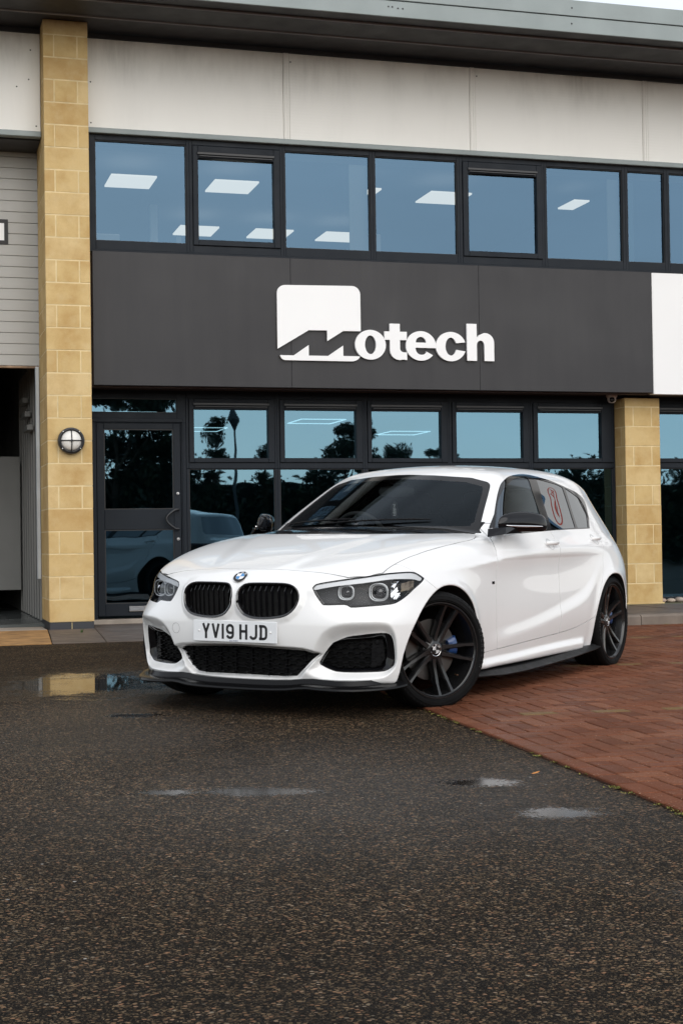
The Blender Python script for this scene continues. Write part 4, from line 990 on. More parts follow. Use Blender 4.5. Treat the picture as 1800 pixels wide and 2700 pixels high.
_V, _T = refine(_V, _T, ((_c[:, 0] > .30) & (_c[:, 2] < .78)) | ((_a < .035) & (_a > -.02) & (_c[:, 1] > .7) & (_c[:, 2] < .8)))
_c = _V[_T].mean(1); _a = np.minimum(RAMPS['af'][0](_c[:, 0], _c[:, 2]), RAMPS['ar'][0](_c[:, 0], _c[:, 2]))
_V, _T = refine(_V, _T, (_a < .016) & (_a > -.006) & (_c[:, 1] > .78) & (_c[:, 2] < .8))
_N = grad(_V, .003); _N /= np.linalg.norm(_N, axis=1)[:, None]+1e-9
_fn = np.cross(_V[_T[:, 1]]-_V[_T[:, 0]], _V[_T[:, 2]]-_V[_T[:, 0]])
_fl = (_fn*_N[_T].mean(1)).sum(1) < 0; _T[_fl] = _T[_fl][:, ::-1]

class Surf:
    def __init__(s, V, N, T): s.V, s.N, s.T = V, N, T
    def compact(s):
        if len(s.T) == 0: return s
        u, inv = np.unique(s.T, return_inverse=True); return Surf(s.V[u], s.N[u], inv.reshape(-1, 3))
    def split(s, f):
        """cut by the scalar f at its vertices: returns (f<0 part, f>0 part)"""
        f = np.where(np.abs(f) < 1e-7, 1e-7, f); neg = f < 0; c = neg[s.T].sum(1)
        A, B = [s.T[c == 3]], [s.T[c == 0]]; M = s.T[(c == 1) | (c == 2)]
        if len(M) == 0: return Surf(s.V, s.N, A[0]).compact(), Surf(s.V, s.N, B[0]).compact()
        nm = neg[M]; lone = np.where(nm.sum(1) == 1, nm.argmax(1), (~nm).argmax(1))
        r = np.arange(len(M)); a = M[r, lone]; b = M[r, (lone+1) % 3]; d = M[r, (lone+2) % 3]
        E = np.vstack([np.sort(np.c_[a, b], 1), np.sort(np.c_[a, d], 1)]); U, inv = np.unique(E, axis=0, return_inverse=True); inv = inv.ravel()
        t = f[U[:, 0]]/(f[U[:, 0]]-f[U[:, 1]]); t = t[:, None]
        nv = s.V[U[:, 0]]*(1-t)+s.V[U[:, 1]]*t; nn = s.N[U[:, 0]]*(1-t)+s.N[U[:, 1]]*t; nn /= np.linalg.norm(nn, axis=1)[:, None]+1e-9
        n0 = len(s.V); V = np.vstack([s.V, nv]); NN = np.vstack([s.N, nn]); k = len(M); ab = n0+inv[:k]; ad = n0+inv[k:]
        tip = np.c_[a, ab, ad]; q1 = np.c_[ab, b, d]; q2 = np.c_[ab, d, ad]; ln = neg[a]
        A += [tip[ln], q1[~ln], q2[~ln]]; B += [tip[~ln], q1[ln], q2[ln]]
        return Surf(V, NN, np.vstack(A)).compact(), Surf(V, NN, np.vstack(B)).compact()
    def mirror(s):
        """add the other side, welding the middle"""
        mid = np.abs(s.V[:, 1]) < 1e-6; n = len(s.V); idx = np.arange(n)+n; idx[mid] = np.arange(n)[mid]
        V = np.vstack([s.V, s.V*[1, -1, 1]]); Nn = np.vstack([s.N, s.N*[1, -1, 1]]); T = np.vstack([s.T, idx[s.T][:, ::-1]])
        Nn[np.arange(n)[mid], 1] = 0
        return Surf(V, Nn, T).compact()
    def flip(s): return Surf(s.V*[1, -1, 1], s.N*[1, -1, 1], s.T[:, ::-1])
    def border(s):
        e = np.vstack([s.T[:, [0, 1]], s.T[:, [1, 2]], s.T[:, [2, 0]]]); k = np.sort(e, 1); _, inv, cnt = np.unique(k, axis=0, return_inverse=True, return_counts=True)
        return e[cnt[inv.ravel()] == 1]
    def flange(s, depth, dirv=None, back=None):
        """fold every open edge inwards"""
        e = s.border()
        if len(e) == 0: return s
        u, inv = np.unique(e, return_inverse=True); inv = inv.reshape(-1, 2); n = len(s.V); m = len(u)
        mid = np.abs(s.V[u, 1]) < 1e-6
        d = -s.N[u] if dirv is None else np.tile(np.array(dirv, float), (m, 1))
        if back is not None: k_ = back(s.V[u]); d = np.where(k_[:, None], np.array([-1.0, 0, 0]), d)
        top = s.V[u]; bot = top+d*depth
        ev = s.V[e[:, 1]]-s.V[e[:, 0]]; en = np.cross(ev, s.N[e[:, 0]]); vn = np.zeros((m, 3)); np.add.at(vn, inv[:, 0], en); np.add.at(vn, inv[:, 1], en); vn /= np.linalg.norm(vn, axis=1)[:, None]+1e-12
        a, b = inv[:, 0], inv[:, 1]; keep = ~(mid[a] & mid[b]); a, b = a[keep], b[keep]
        T = np.vstack([np.c_[n+b, n+a, n+m+a], np.c_[n+b, n+m+a, n+m+b]])
        return Surf(np.vstack([s.V, top, bot]), np.vstack([s.N, vn, vn]), np.vstack([s.T, T])).compact()
    def offset(s, d, dirv=None): return Surf(s.V+(s.N*d if dirv is None else np.array(dirv)*d), s.N, s.T)
    def obj(s, name, mat, parent):
        me = bpy.data.meshes.new(name); me.from_pydata(s.V.tolist(), [], s.T.tolist()); me.materials.append(mat)
        me.polygons.foreach_set('use_smooth', [True]*len(me.polygons)); me.update()
        nn = s.N/(np.linalg.norm(s.N, axis=1)[:, None]+1e-12); me.normals_split_custom_set_from_vertices(nn.tolist())
        return link(name, me, parent)
    @property
    def x(s): return s.V[:, 0]
    @property
    def y(s): return s.V[:, 1]
    @property
    def z(s): return s.V[:, 2]
    @property
    def u(s): return UX*s.V[:, 0]+UY*np.abs(s.V[:, 1])
def join(*S):
    V = np.vstack([q.V for q in S]); Nn = np.vstack([q.N for q in S]); T = []; o = 0
    for q in S: T.append(q.T+o); o += len(q.V)
    return Surf(V, Nn, np.vstack(T))
# ================================================================ PARKED CAR
car = empty('parked_car'); tag(car, 'white five-door hatchback with black grilles and black wheels parked with its front wheels turned', 'car')
_yaw = math.radians(-119.238)
car.matrix_world = Matrix.Translation((-.2020, 8.6113, 0)) @ Matrix.Rotation(_yaw, 4, 'Z') @ Matrix.Rotation(.00319, 4, 'Y') @ Matrix.Rotation(-.01419, 4, 'X')
def car_paint():
    m = pmat('white_paint', (.84, .84, .835), .34, spec=.45, coat=.8); t = m.node_tree
    n = noise(m, coords(m), 900, 2); b = N(m, 'ShaderNodeBump'); b.inputs['Strength'].default_value = .02; b.inputs['Distance'].default_value = .0003; lk(t, n, b.inputs['Height']); lk(t, b.outputs[0], bs(m).inputs['Normal'])
    d = noise(m, coords(m, (1, 1, 1)), 2.5, 5); setin(m, 'Base Color', ramp(m, d, [(.3, (.825, .825, .818)), (.75, (.85, .85, .845))])); return m
M_PAINT = car_paint()
M_GBLK = pmat('gloss_black', (.004, .004, .005), .07, spec=.4)
M_GRL = pmat('gloss_grille_black', (.005, .005, .006), .10, coat=1.0)
M_PBLK = painted('satin_black_plastic', (.010, .010, .011), .42, .1, 8, .2)
M_MESH = painted('grille_plastic', (.007, .0072, .008), .35, .1, 8, .1)
M_VOID = pmat('deep_black', (.003, .003, .003), .9)
M_RIM = pmat('satin_black_alloy', (.009, .009, .0095), .22, 0, spec=.5, coat=.25)
M_WS = glass('windscreen_glass', (.62, .64, .64), (.30, .35, .39), .02, 0, 1.5)
M_SG = glass('side_glass', (.16, .17, .17), (.46, .53, .60), .20, 0, 1.5)
M_PG = glass('privacy_glass', (.02, .02, .022), (.80, .83, .85), .24, 0, 1.5)
M_LENS = glass('headlamp_lens', (.95, .96, .97), (.55, .56, .58), .0, 0, 1.4)
M_CHROME = pmat('chrome', (.85, .85, .86), .07, 1)
M_SILV = pmat('lamp_silver', (.85, .87, .88), .25, .25)
def xface(y, z):
    """x of the front skin at (|y|, z)"""
    y = np.atleast_1d(np.abs(np.asarray(y, float))); z = np.atleast_1d(np.asarray(z, float)); lo = np.full(y.shape, -.2); hi = np.full(y.shape, .9)
    for _ in range(24):
        m = (lo+hi)/2; f = field(m, y, z, False) < 0; lo = np.where(f, m, lo); hi = np.where(f, hi, m)
    return (lo+hi)/2

S = Surf(_V, _N, _T)
G = .0024
liner, S = S.split(np.minimum(RAMPS['af'][0](S.x, S.z), RAMPS['ar'][0](S.x, S.z))-.0012+(S.z > .75)*9)
under, S = S.split(S.z-(ZB+.008*sstep((S.x-.2)/.4))-.0035)
WSP = [(-.03, .940), (.715, .940), (.692, .958), (.600, 1.165), (.572, 1.222), (.560, 1.240), (.535, 1.257), (.43, 1.285), (.21, 1.302), (.04, 1.309), (-.03, 1.309)]
_s = np.maximum(sdf(WSP, S.y, S.z), -(S.x+1.5)); ws_, S = S.split(_s)
HGP = [(-.03, 1.00), (.50, 1.00), (.55, 1.03), (.47, 1.23), (.44, 1.25), (-.03, 1.265)]
hg_, S = S.split(np.maximum(sdf(HGP, S.y, S.z), S.x+3.0))
_p = smooth_poly(SH['dlo'], 4, keep=(0, 14)); dlo, S = S.split(np.maximum(np.maximum(sdf(_p, S.x, S.z), .45-S.y), .88-S.z))
glz = []
for k, kp in (('g1', (0, 10, 11)), ('g2', (0, 3, 5, 7)), ('g3', (0, 5, 6))):
    g_, dlo = dlo.split(sdf(smooth_poly(SH[k], 3, keep=kp), dlo.x, dlo.z)); glz.append(g_)
_hp = smooth_poly(SH['head'], 3, keep=(0, 9)); hl_, S = S.split(np.maximum(sdf(_hp, S.u, S.z), np.maximum(-.1-S.x, .5-S.z)))
_kp = smooth_poly(SH['kid'], 3); _k, S = S.split(np.maximum(sdf(_kp, S.y, S.z), .5-S.x))
_ip = SH['intI']; _i, S = S.split(np.maximum(sdf(_ip, S.y, S.z), .5-S.x))
_fp = smooth_poly(SH['fogI'], 2, keep=(0, 16)); _f_, S = S.split(np.maximum(sdf(_fp, S.u, S.z), .3-S.x))
_y = np.linspace(.70, 0, 9)
BON = [(.6266, -.03), (.6266, .0), (.6236, .1335), (.6125, .2458), (.6046, .359), (.588, .4655), (.574, .526), (.560, .568), (.50, .655), (.433, .7057), (.3744, .7128), (.2555, .7272), (.1132, .7425), (-.0886, .7535), (-.3019, .7635), (-.52, .7615), (-.62, .750), (-.69, .728), (-.745, .70)]+[(-.445-.64*q*q, q) for q in _y[1:]]+[(-.445, -.03)]
_s = np.maximum(sdf(BON, S.x, S.y), .62-S.z); bon, S = S.split(_s+G); _s = np.maximum(sdf(BON, S.x, S.y), .62-S.z); _, S = S.split(_s-G)
COW = [(-.44, -.03)]+[(-.44-.64*q*q, q) for q in np.linspace(0, .69, 8)]+[(-.60-.66*q*q, q) for q in np.linspace(.69, 0, 8)]+[(-.60, -.03)]
cow, S = S.split(np.maximum(sdf(COW, S.x, S.y), .90-S.z))
BUM = [(.62, 1.0), (.45, .80), (.30, .78), (.198, .7045), (.158, .677), (.11, .645), (.09, .60), (.09, .0), (1, 0), (1, 1)]
_s = sdf(BUM, S.x, S.z); bum, S = S.split(_s+.0012); _, S = S.split(sdf(BUM, S.x, S.z)-.0012)
FD = [(-.86, 1.0), (-.80, .914), (-.7466, .8666), (-.7000, .8043), (-.687, .72), (-.683, .60), (-.6832, .4479), (-.690, .35), (-.7028, .268)]
SIL = [(-.7028, .2696), (-.90, .2755), (-1.1003, .2826), (-1.3846, .2925), (-1.66, .3010), (-1.80, .308), (-1.9381, .319), (-2.06, .334), (-2.1521, .350), (-2.2482, .3700)]
MID = [(-1.70, .97), (-1.694, .853), (-1.688, .70), (-1.68, .50), (-1.66, .3010)]
RD = [(-2.50, .975), (-2.545, .91), (-2.533, .8785), (-2.497, .82), (-2.476, .77), (-2.452, .70), (-2.43, .645), (-2.390, .585), (-2.345, .53), (-2.29, .465), (-2.2482, .3700)]
fdp = FD+[q for q in SIL[1:5]]+MID[::-1][1:]
rdp = MID+SIL[5:]+RD[::-1][1:]
def outs(S, P, g=G, z0=None):
    side = .3-S.y
    a, S2 = S.split(np.maximum(sdf(P, S.x, S.z), side)+g); _, S2 = S2.split(np.maximum(sdf(P, S2.x, S2.z), .3-S2.y)-g); return a, S2
fdoor, S = outs(S, fdp); rdoor, S = outs(S, rdp)
SKT = [(-.33, .262), (-.55, .2635)]+SIL+[(-2.30, .380), (-2.32, 0), (-.33, 0)]
skirt, S = outs(S, SKT, .0012)
FEN = [(1, 0), (1, 1.02), (-.86, 1.02)]+FD[1:]+[(-.55, .2635), (-.33, .262), (-.33, 0)]
fen, S = S.split(np.maximum(np.maximum(sdf(FEN, S.x, S.z), .3-S.y), S.z-1.0)+.0005)
TL = [(-3.06, .880), (-3.2, .872), (-3.7, .83), (-3.7, .69), (-3.3, .70), (-3.21, .725), (-3.13, .79)]
tl, S = S.split(np.maximum(sdf(TL, S.x, S.z), .35-S.y))
# flanges and objects
D = .030
def both(name, s, mat, fl=D, lab=None):
    a = s.flange(fl) if fl else s
    o1 = a.obj(name, mat, car); o2 = a.flip().obj(name, mat, car); return o1, o2
S.mirror().flange(D).obj('body_shell', M_PAINT, car)
bon.mirror().flange(D).obj('bonnet', M_PAINT, car)
bumper = bum.mirror().flange(D, back=lambda v: (v[:, 0] > .50) & (v[:, 2] < .70)).obj('front_bumper', M_PAINT, car)
fdo = both('front_door', fdoor, M_PAINT); rdo = both('rear_door', rdoor, M_PAINT)
fno = both('front_wing', fen, M_PAINT); both('side_skirt', skirt, M_PAINT)
_la, _lb = liner.split(liner.x+1.3); both('wheel_arch_liner', _la, M_VOID, 0); both('wheel_arch_liner', _lb, M_VOID, 0); under.mirror().obj('underbody', M_VOID, car)
cow.mirror().flange(.01).obj('cowl', M_PBLK, car)
tlo = both('tail_light', tl, pmat('dark_red_lens', (.045, .006, .012), .1, coat=.5), .01)
both('window_trim', dlo.offset(.001), M_GBLK, .012)
gi, fr = ws_.split(sdf(WSP, ws_.y, ws_.z)+.030+.012*(ws_.z < 1.0))
wso = gi.mirror().obj('windscreen', M_WS, car); fr.mirror().flange(.006).obj('windscreen_border', pmat('frit_black', (.006, .006, .007), .08, spec=.3), wso)
hg_.mirror().obj('rear_window', M_PG, car)
for k, g_ in enumerate(glz): both(['front_door_glass', 'rear_door_glass', 'quarter_glass'][k], g_.offset(-.002), M_SG if k == 0 else M_PG, .004)

# ---- headlights
def pick(u0, z0, s, n=1):
    """point of the surface piece nearest to (u,z)"""
    d = (s.u-u0)**2+(s.z-z0)**2; i = d.argmin(); return s.V[i], s.N[i]
VD = np.array([.877, .48, 0.0])     # outward direction through the lamp
lens, bez = hl_.split(sdf(_hp, hl_.u, hl_.z)+.0055)
brow_p = smooth_poly(SH['brow'], 2, keep=(0, 9))
brow, back = lens.split(sdf(brow_p, lens.u, lens.z)+.002)
brow = brow.offset(-.007, VD); backp = back.offset(-.075, VD)
def ring(c, ax, r0, r1, rt, n=28, flat=.55):
    """rounded lamp ring with flattened underside"""
    ax = Vector(ax).normalized(); a = Vector((0, 0, 1)).cross(ax).normalized(); b = ax.cross(a); m = MB(); pts = []
    for k in range(n):
        t = 2*math.pi*k/n; ca, sa = math.cos(t), math.sin(t); q = 2.8
        rr = (abs(ca)**q+abs(sa)**q)**(-1/q); pts.append(Vector(c)+a*ca*rr*r0+b*sa*rr*r1)
    m.tube(pts, rt, 8, closed=True); return m
for sg in (1, -1):
    fl_ = (lambda s: s) if sg == 1 else (lambda s: s.flip())
    hl = fl_(lens).obj('headlight', M_LENS, car)
    fl_(bez.flange(.012)).obj('lamp_seal', M_GBLK, hl)
    fl_(brow.flange(.014, -VD)).obj('light_brow', pmat('brow_white', (.90, .91, .92), .22), hl)
    fl_(lens.flange(.08, -VD)).T
    box = Surf(lens.V, lens.N, lens.T[:0]); e = lens.flange(.080, -VD)
    nf = len(lens.T); wall = Surf(e.V, e.N, e.T[nf:]).compact(); bk = lens.offset(-.080, VD)
    fl_(join(wall, bk)).obj('lamp_housing', painted('lamp_housing', (.016, .017, .019), .5, .1, 5), hl)
    def P3(u, z, dep): v, n = pick(u, z, lens); v = v-VD*dep; return Vector((v[0], v[1]*sg, v[2]))
    axv = Vector((.96, .26*sg, 0))
    for (uu, zz, r0) in ((.222, .640, .040), (.386, .645, .048)):
        c = P3(uu, zz, .038)
        ring(c, axv, r0, r0*.92, .0040).build('lamp_ring', M_SILV, hl, 60)
        ring(c-axv*.012, axv, r0*.84, r0*.78, .0030).build('lamp_ring', M_SILV, hl, 60)
        mm = MB(); mm.lathe([(.001, .026), (r0*.40, .020), (r0*.62, .006), (r0*.70, -.012), (r0*.80, -.020), (r0*.80, -.045)], 28, 'x')
        o = mm.build('projector_lens', pmat('projector_glass', (.02, .022, .026), .03, coat=1), hl, 60); o.location = c-axv*.030; o.rotation_euler = (0, 0, math.atan2(axv.y, axv.x))
    # silvered corner reflector
    m2 = MB(); rows = []
    for iu, uu in enumerate(np.linspace(.452, .500, 4)):
        for iz, zz in enumerate(np.linspace(.606, .700, 7)): p = P3(uu, zz, .030+(.012 if (iu+iz) % 2 else 0)); rows.append(p)
    m2.raw(rows, [(i*7+j, i*7+j+1, (i+1)*7+j+1, (i+1)*7+j) for i in range(3) for j in range(6)]); m2.build('corner_reflector', M_CHROME, hl)
    m2 = MB(); rows = []
    for iu, uu in enumerate(np.linspace(.505, .572, 4)):
        for iz in range(4): zz = .640+.045*iz/3+.25*(uu-.505); rows.append(P3(uu, min(zz, .712), .022))
    m2.raw(rows, [(i*4+j, i*4+j+1, (i+1)*4+j+1, (i+1)*4+j) for i in range(3) for j in range(3)]); m2.build('indicator_lens', pmat('indicator_amber', (.22, .17, .12), .12, .7), hl)

# ---- kidney grilles
def inset(P, d):
    P = np.asarray(P, float); n = len(P); out = []
    ar = np.sum(P[:, 0]*np.roll(P[:, 1], -1)-np.roll(P[:, 0], -1)*P[:, 1]); sg = 1 if ar > 0 else -1
    for i in range(n):
        a = P[i]-P[i-1]; b = P[(i+1) % n]-P[i]; t = a/np.linalg.norm(a)+b/np.linalg.norm(b); t /= np.linalg.norm(t)+1e-9; out.append(P[i]+np.array([-t[1], t[0]])*sg*d)
    return np.array(out)
def loft(rings):
    m = MB(); n = len(rings[0]); vs = [p for r_ in rings for p in r_]
    m.raw(vs, [(k*n+j, k*n+(j+1) % n, (k+1)*n+(j+1) % n, (k+1)*n+j) for k in range(len(rings)-1) for j in range(n)]); return m
def span(P, y):
    zs = []
    for i in range(len(P)):
        a, b = P[i-1], P[i]
        if (a[0]-y)*(b[0]-y) < 0: zs.append(a[1]+(b[1]-a[1])*(y-a[0])/(b[0]-a[0]))
    return (min(zs), max(zs)) if len(zs) > 1 else None
_kx = xface(_kp[:, 0], _kp[:, 1]); P1 = inset(_kp, .004); P2 = inset(_kp, .010); P3_ = inset(_kp, .014)
def kx(P): return xface(np.clip(P[:, 0], .01, .5), P[:, 1])
xs0 = xface(*(_kp+ (_kp-_kp.mean(0))*.03).T)
for sg in (1, -1):
    def R_(P, x): return [(float(a), float(p[0])*sg, float(p[1])) for a, p in zip(x, P)]
    xb = xs0
    kd_ = loft([R_(_kp, xb-.004), R_(_kp, xb+.003), R_(P1, xb+.0065), R_(P2, xb+.004), R_(P3_, xb-.004), R_(P3_, xb-.05)]).build('kidney_grille', M_GRL, car, 50)
    mB = MB(); mB.raw(R_(P3_, xb-.048), [tuple(range(len(P3_)))]); mB.build('grille_backing', M_VOID, kd_)
    for k in range(9):
        y = .045+k*.0335; sp_ = span(P3_, y)
        if not sp_: continue
        z0, z1 = sp_[0]+.001, sp_[1]-.001; xf_ = float(xface([.19], [.6])[0])-.000; 
        xr_ = float(np.interp(y, [0, .2, .36], [float(xs0[np.argmin(_kp[:, 0])]), float(xface([.2], [.50])[0]), float(xs0[np.argmax(_kp[:, 0])])]))
        zk = z1-.030; th = .0022; m = MB()
        pr = [(z0, xr_-.016), (zk, xr_-.009), (z1-.004, xr_-.028), (z1, xr_-.045)]
        vs = []
        for z, x in pr: vs += [(x, (y-th*.6)*sg, z), (x, (y+th*.6)*sg, z), (x-.018, (y+.004+th)*sg, z), (x-.018, (y+.002-th)*sg, z)]
        fs = [(0, 1, 2, 3), (12, 15, 14, 13)]+[(4*i+j, 4*i+(j+1) % 4, 4*i+4+(j+1) % 4, 4*i+4+j) for i in range(3) for j in range(4)]
        m.raw(vs, fs); m.build('slat', M_GRL, kd_)

# ---- lower grilles
def wave_rows(P, zs, xfn, conv, period=.052, amp=.0045, sgn=1, name='mesh', par=None, dep=.022, mat=M_MESH):
    m = MB()
    for r_i, z in enumerate(zs):
        a = np.arange(0.0, .56, period/8); pts = []
        for i, q in enumerate(a):
            ph = (q/period+.5*(r_i % 2)) % 1; w = -1 if ph < .375 else (1 if .5 <= ph < .875 else (-1+16*(ph-.375) if ph < .5 else 1-16*(ph-.875)))
            pts.append((q, z+amp*max(-1, min(1, w))))
        ins = sdf(P, np.array([p[0] for p in pts]), np.array([p[1] for p in pts])) < -.002
        for i in range(len(pts)-1):
            if ins[i] and ins[i+1]:
                A, B = conv(*pts[i]), conv(*pts[i+1]); x0, x1 = A, B
                vs = []
                for q in (A, B):
                    vs += [(q[0], q[1]*sgn, q[2]-.0016), (q[0], q[1]*sgn, q[2]+.0016), (q[0]-dep, q[1]*sgn, q[2]+.003), (q[0]-dep, q[1]*sgn, q[2]-.003)]
                m.raw(vs, [(0, 4, 5, 1), (1, 5, 6, 2), (3, 7, 4, 0)])
    return m.build(name, mat, par)
ipf = np.array(SH['intI']); IY = ipf[1:-1]
ix = np.interp
def xint(y): return float(np.interp(abs(y), [0, .1, .2, .3, .43], [.702, .700, .692, .678, .640]))-.012
gr = MB(); full = [(xint(p[0])-.028, p[0], p[1]) for p in IY]+[(xint(p[0])-.028, -p[0], p[1]) for p in IY[::-1]]
gr.raw(full, [tuple(range(len(full)))]); lower = gr.build('lower_grille', M_VOID, car)
for sg in (1, -1): wave_rows(ipf, np.arange(.222, .352, .0245), None, lambda q, z: (xint(q), q, z), .064, .0040, sg, 'grille_mesh', lower)
m = MB()
for y in (-.34, -.24, -.14, -.04, .06, .16, .26, .36):
    s_ = span(np.array([(p[0], p[1]) for p in ipf]), abs(y))
    if s_: m.box(xint(y)-.024, xint(y)-.003, y-.0012, y+.0012, s_[0]+.002, s_[1]-.002)
m.build('grille_rib', M_MESH, lower)
# inner lip of the intake
fp_ = np.array(SH['fogI'])
def uz(u, z, dep=0):
    """surface point at (u,z) on the front corner, pushed in along VD"""
    lo, hi = -.2, .9
    p0 = np.array([UX*u, UY*u, z])          # foot of the line in direction VD
    a, b = .72, 1.4
    for _ in range(26):
        mdl = (a+b)/2; q = p0+VD*mdl
        if field(q[:1], q[1:2], q[2:], False)[0] < 0: a = mdl
        else: b = mdl
    q = p0+VD*(a-dep); return q
FO = smooth_poly(SH['fogI'], 2, keep=(0, 16)); FM = smooth_poly(SH['fogM'], 2, keep=(0, 11)); FX = FO+(FO-FO.mean(0))*.012
rs = [uz(u, z) for u, z in FX]
def resamp(P, n):
    P = np.asarray(P); Q = np.vstack([P, P[:1]]); d = np.r_[0, np.cumsum(np.linalg.norm(np.diff(Q, axis=0), axis=1))]; t = np.linspace(0, d[-1], n, endpoint=False); return np.c_[np.interp(t, d, Q[:, 0]), np.interp(t, d, Q[:, 1])]
FOr, FMr = FO, None
ang = lambda P, c: np.arctan2(P[:, 1]-c[1], P[:, 0]-c[0])
cc_ = np.array([.27, .33]); a0 = ang(FO, cc_)
FMd = resamp(FM, 400); am_ = ang(FMd, cc_); FMr = np.array([FMd[np.abs(np.angle(np.exp(1j*(am_-t)))).argmin()] for t in a0])
dm = [uz(u, z) for u, z in FO]
for sg in (1, -1):
    sgv = lambda q: (float(q[0]), float(q[1])*sg, float(q[2]))
    r0 = [sgv(q-VD*.006) for q in rs]; r1 = [sgv(q+VD*.002) for q in dm]
    mid_ = [sgv(np.array([UX*u, UY*u, z])+VD*(float(np.dot(dm[i][:2], VD[:2]))-.006)) for i, (u, z) in enumerate(FO*.35+FMr*.65)]
    r2 = [sgv(np.array([UX*u, UY*u, z])+VD*(float(np.dot(dm[i][:2], VD[:2]))-.022)) for i, (u, z) in enumerate(FMr)]
    r3 = [sgv(np.array([UX*u, UY*u, z])+VD*(float(np.dot(dm[i][:2], VD[:2]))-.055)) for i, (u, z) in enumerate(FMr)]
    fg = loft([r0, r1, mid_, r2, r3]).build('side_intake', M_GBLK, car, 40)
    fb = MB(); fb.raw(r3, [tuple(range(len(r3)))]); fb.build('intake_backing', M_VOID, fg)
    tt = np.array([float(np.dot(q[:2], VD[:2])) for q in dm]); uu_ = FO[:, 0]; cf = np.polyfit(uu_, tt, 2)
    conv = lambda u, z: tuple(np.array([UX*u, UY*u, z])+VD*(np.polyval(cf, u)-.030))
    wave_rows(FM, np.arange(.262, .405, .0235), None, conv, .058, .0045, sg, 'intake_mesh', fg, .020)
    m = MB(); A = np.array(conv(.380, .386)); A = Vector((A[0], A[1]*sg, A[2]))
    m.lathe([(.001, .006), (.011, .005), (.013, 0), (.013, -.01)], 18, 'x')
    o = m.build('parking_sensor', M_MESH, fg, 50); o.location = A; o.rotation_euler = (0, 0, math.radians(28)*sg)
    m = MB(); q = [conv(u, z) for u, z in ((.345, .260), (.352, .402), (.408, .398), (.418, .30), (.39, .262))]; m.raw([(a[0]-.004, a[1]*sg, a[2]) for a in q], [tuple(range(5))]); m.build('brake_duct_cover', M_MESH, fg)

# ---- splitter
sp = [(.782, 0), (.781, .10), (.772, .22), (.755, .31), (.738, .37), (.726, .42), (.721, .48), (.710, .56), (.676, .66), (.618, .722), (.550, .770), (.482, .806), (.44, .824), (.414, .832)]
zz_ = [.136, .136, .137, .140, .147, .149, .145, .142, .142, .143, .145, .148, .153, .157]
path = [(x, -y, z) for (x, y), z in zip(sp[::-1], zz_[::-1])][:-1]+[(x, y, z) for (x, y), z in zip(sp, zz_)]
m = MB(); pr = [(.0, 0), (.004, .006), (.002, .014), (-.008, .020), (-.060, .026), (-.075, .050), (-.22, .052), (-.22, -.004)]
n = len(pr); vs = []
for i, p in enumerate(path):
    a = Vector(path[max(i-1, 0)][:2]); b = Vector(path[min(i+1, len(path)-1)][:2]); t = (b-a).normalized(); nn_ = Vector((t.y, -t.x))
    if nn_.x < 0: nn_ = -nn_
    for d, h_ in pr:
        q = Vector(p[:2])+nn_*d*(1 if d > -.1 else .6); vs.append((q.x, q.y, p[2]+h_))
m.raw(vs, [(i*n+j, i*n+(j+1) % n, (i+1)*n+(j+1) % n, (i+1)*n+j) for i in range(len(path)-1) for j in range(n)]+[tuple(range(n)), tuple((len(path)-1)*n+j for j in range(n))])
m.build('front_splitter', pmat('splitter_black', (.005, .005, .0055), .25, spec=.22), car, 35)
# ---- skirt blades
M_SKB = painted('skirt_black', (.009, .009, .0095), .45, .15, 6); bs(M_SKB).inputs['Specular IOR Level'].default_value = .18
for sg in (1, -1):
    m = MB(); vs = []; st = [(-.40, .128), (-.7, .118), (-1.0, .115), (-1.4, .121), (-1.8, .132), (-2.1, .146), (-2.25, .156), (-2.32, .165)]
    pr = [(.905, .002), (.908, .008), (.902, .012), (.882, .018), (.866, .032), (.835, .040), (.76, .04), (.76, -.002)]
    for x, z in st:
        k = 1-.5*sstep((-x-2.15)/.2); f_ = 1-.35*sstep((x+.6)/.2)
        for y, h_ in pr: vs.append((x, sg*(.76+(y-.76)*float(f_)), z+h_*float(k)))
    n = len(pr); m.raw(vs, [(i*n+j, i*n+(j+1) % n, (i+1)*n+(j+1) % n, (i+1)*n+j) for i in range(len(st)-1) for j in range(n)]+[tuple(range(n)), tuple((len(st)-1)*n+j for j in range(n))])
    m.build('skirt_blade', M_SKB, car, 35)

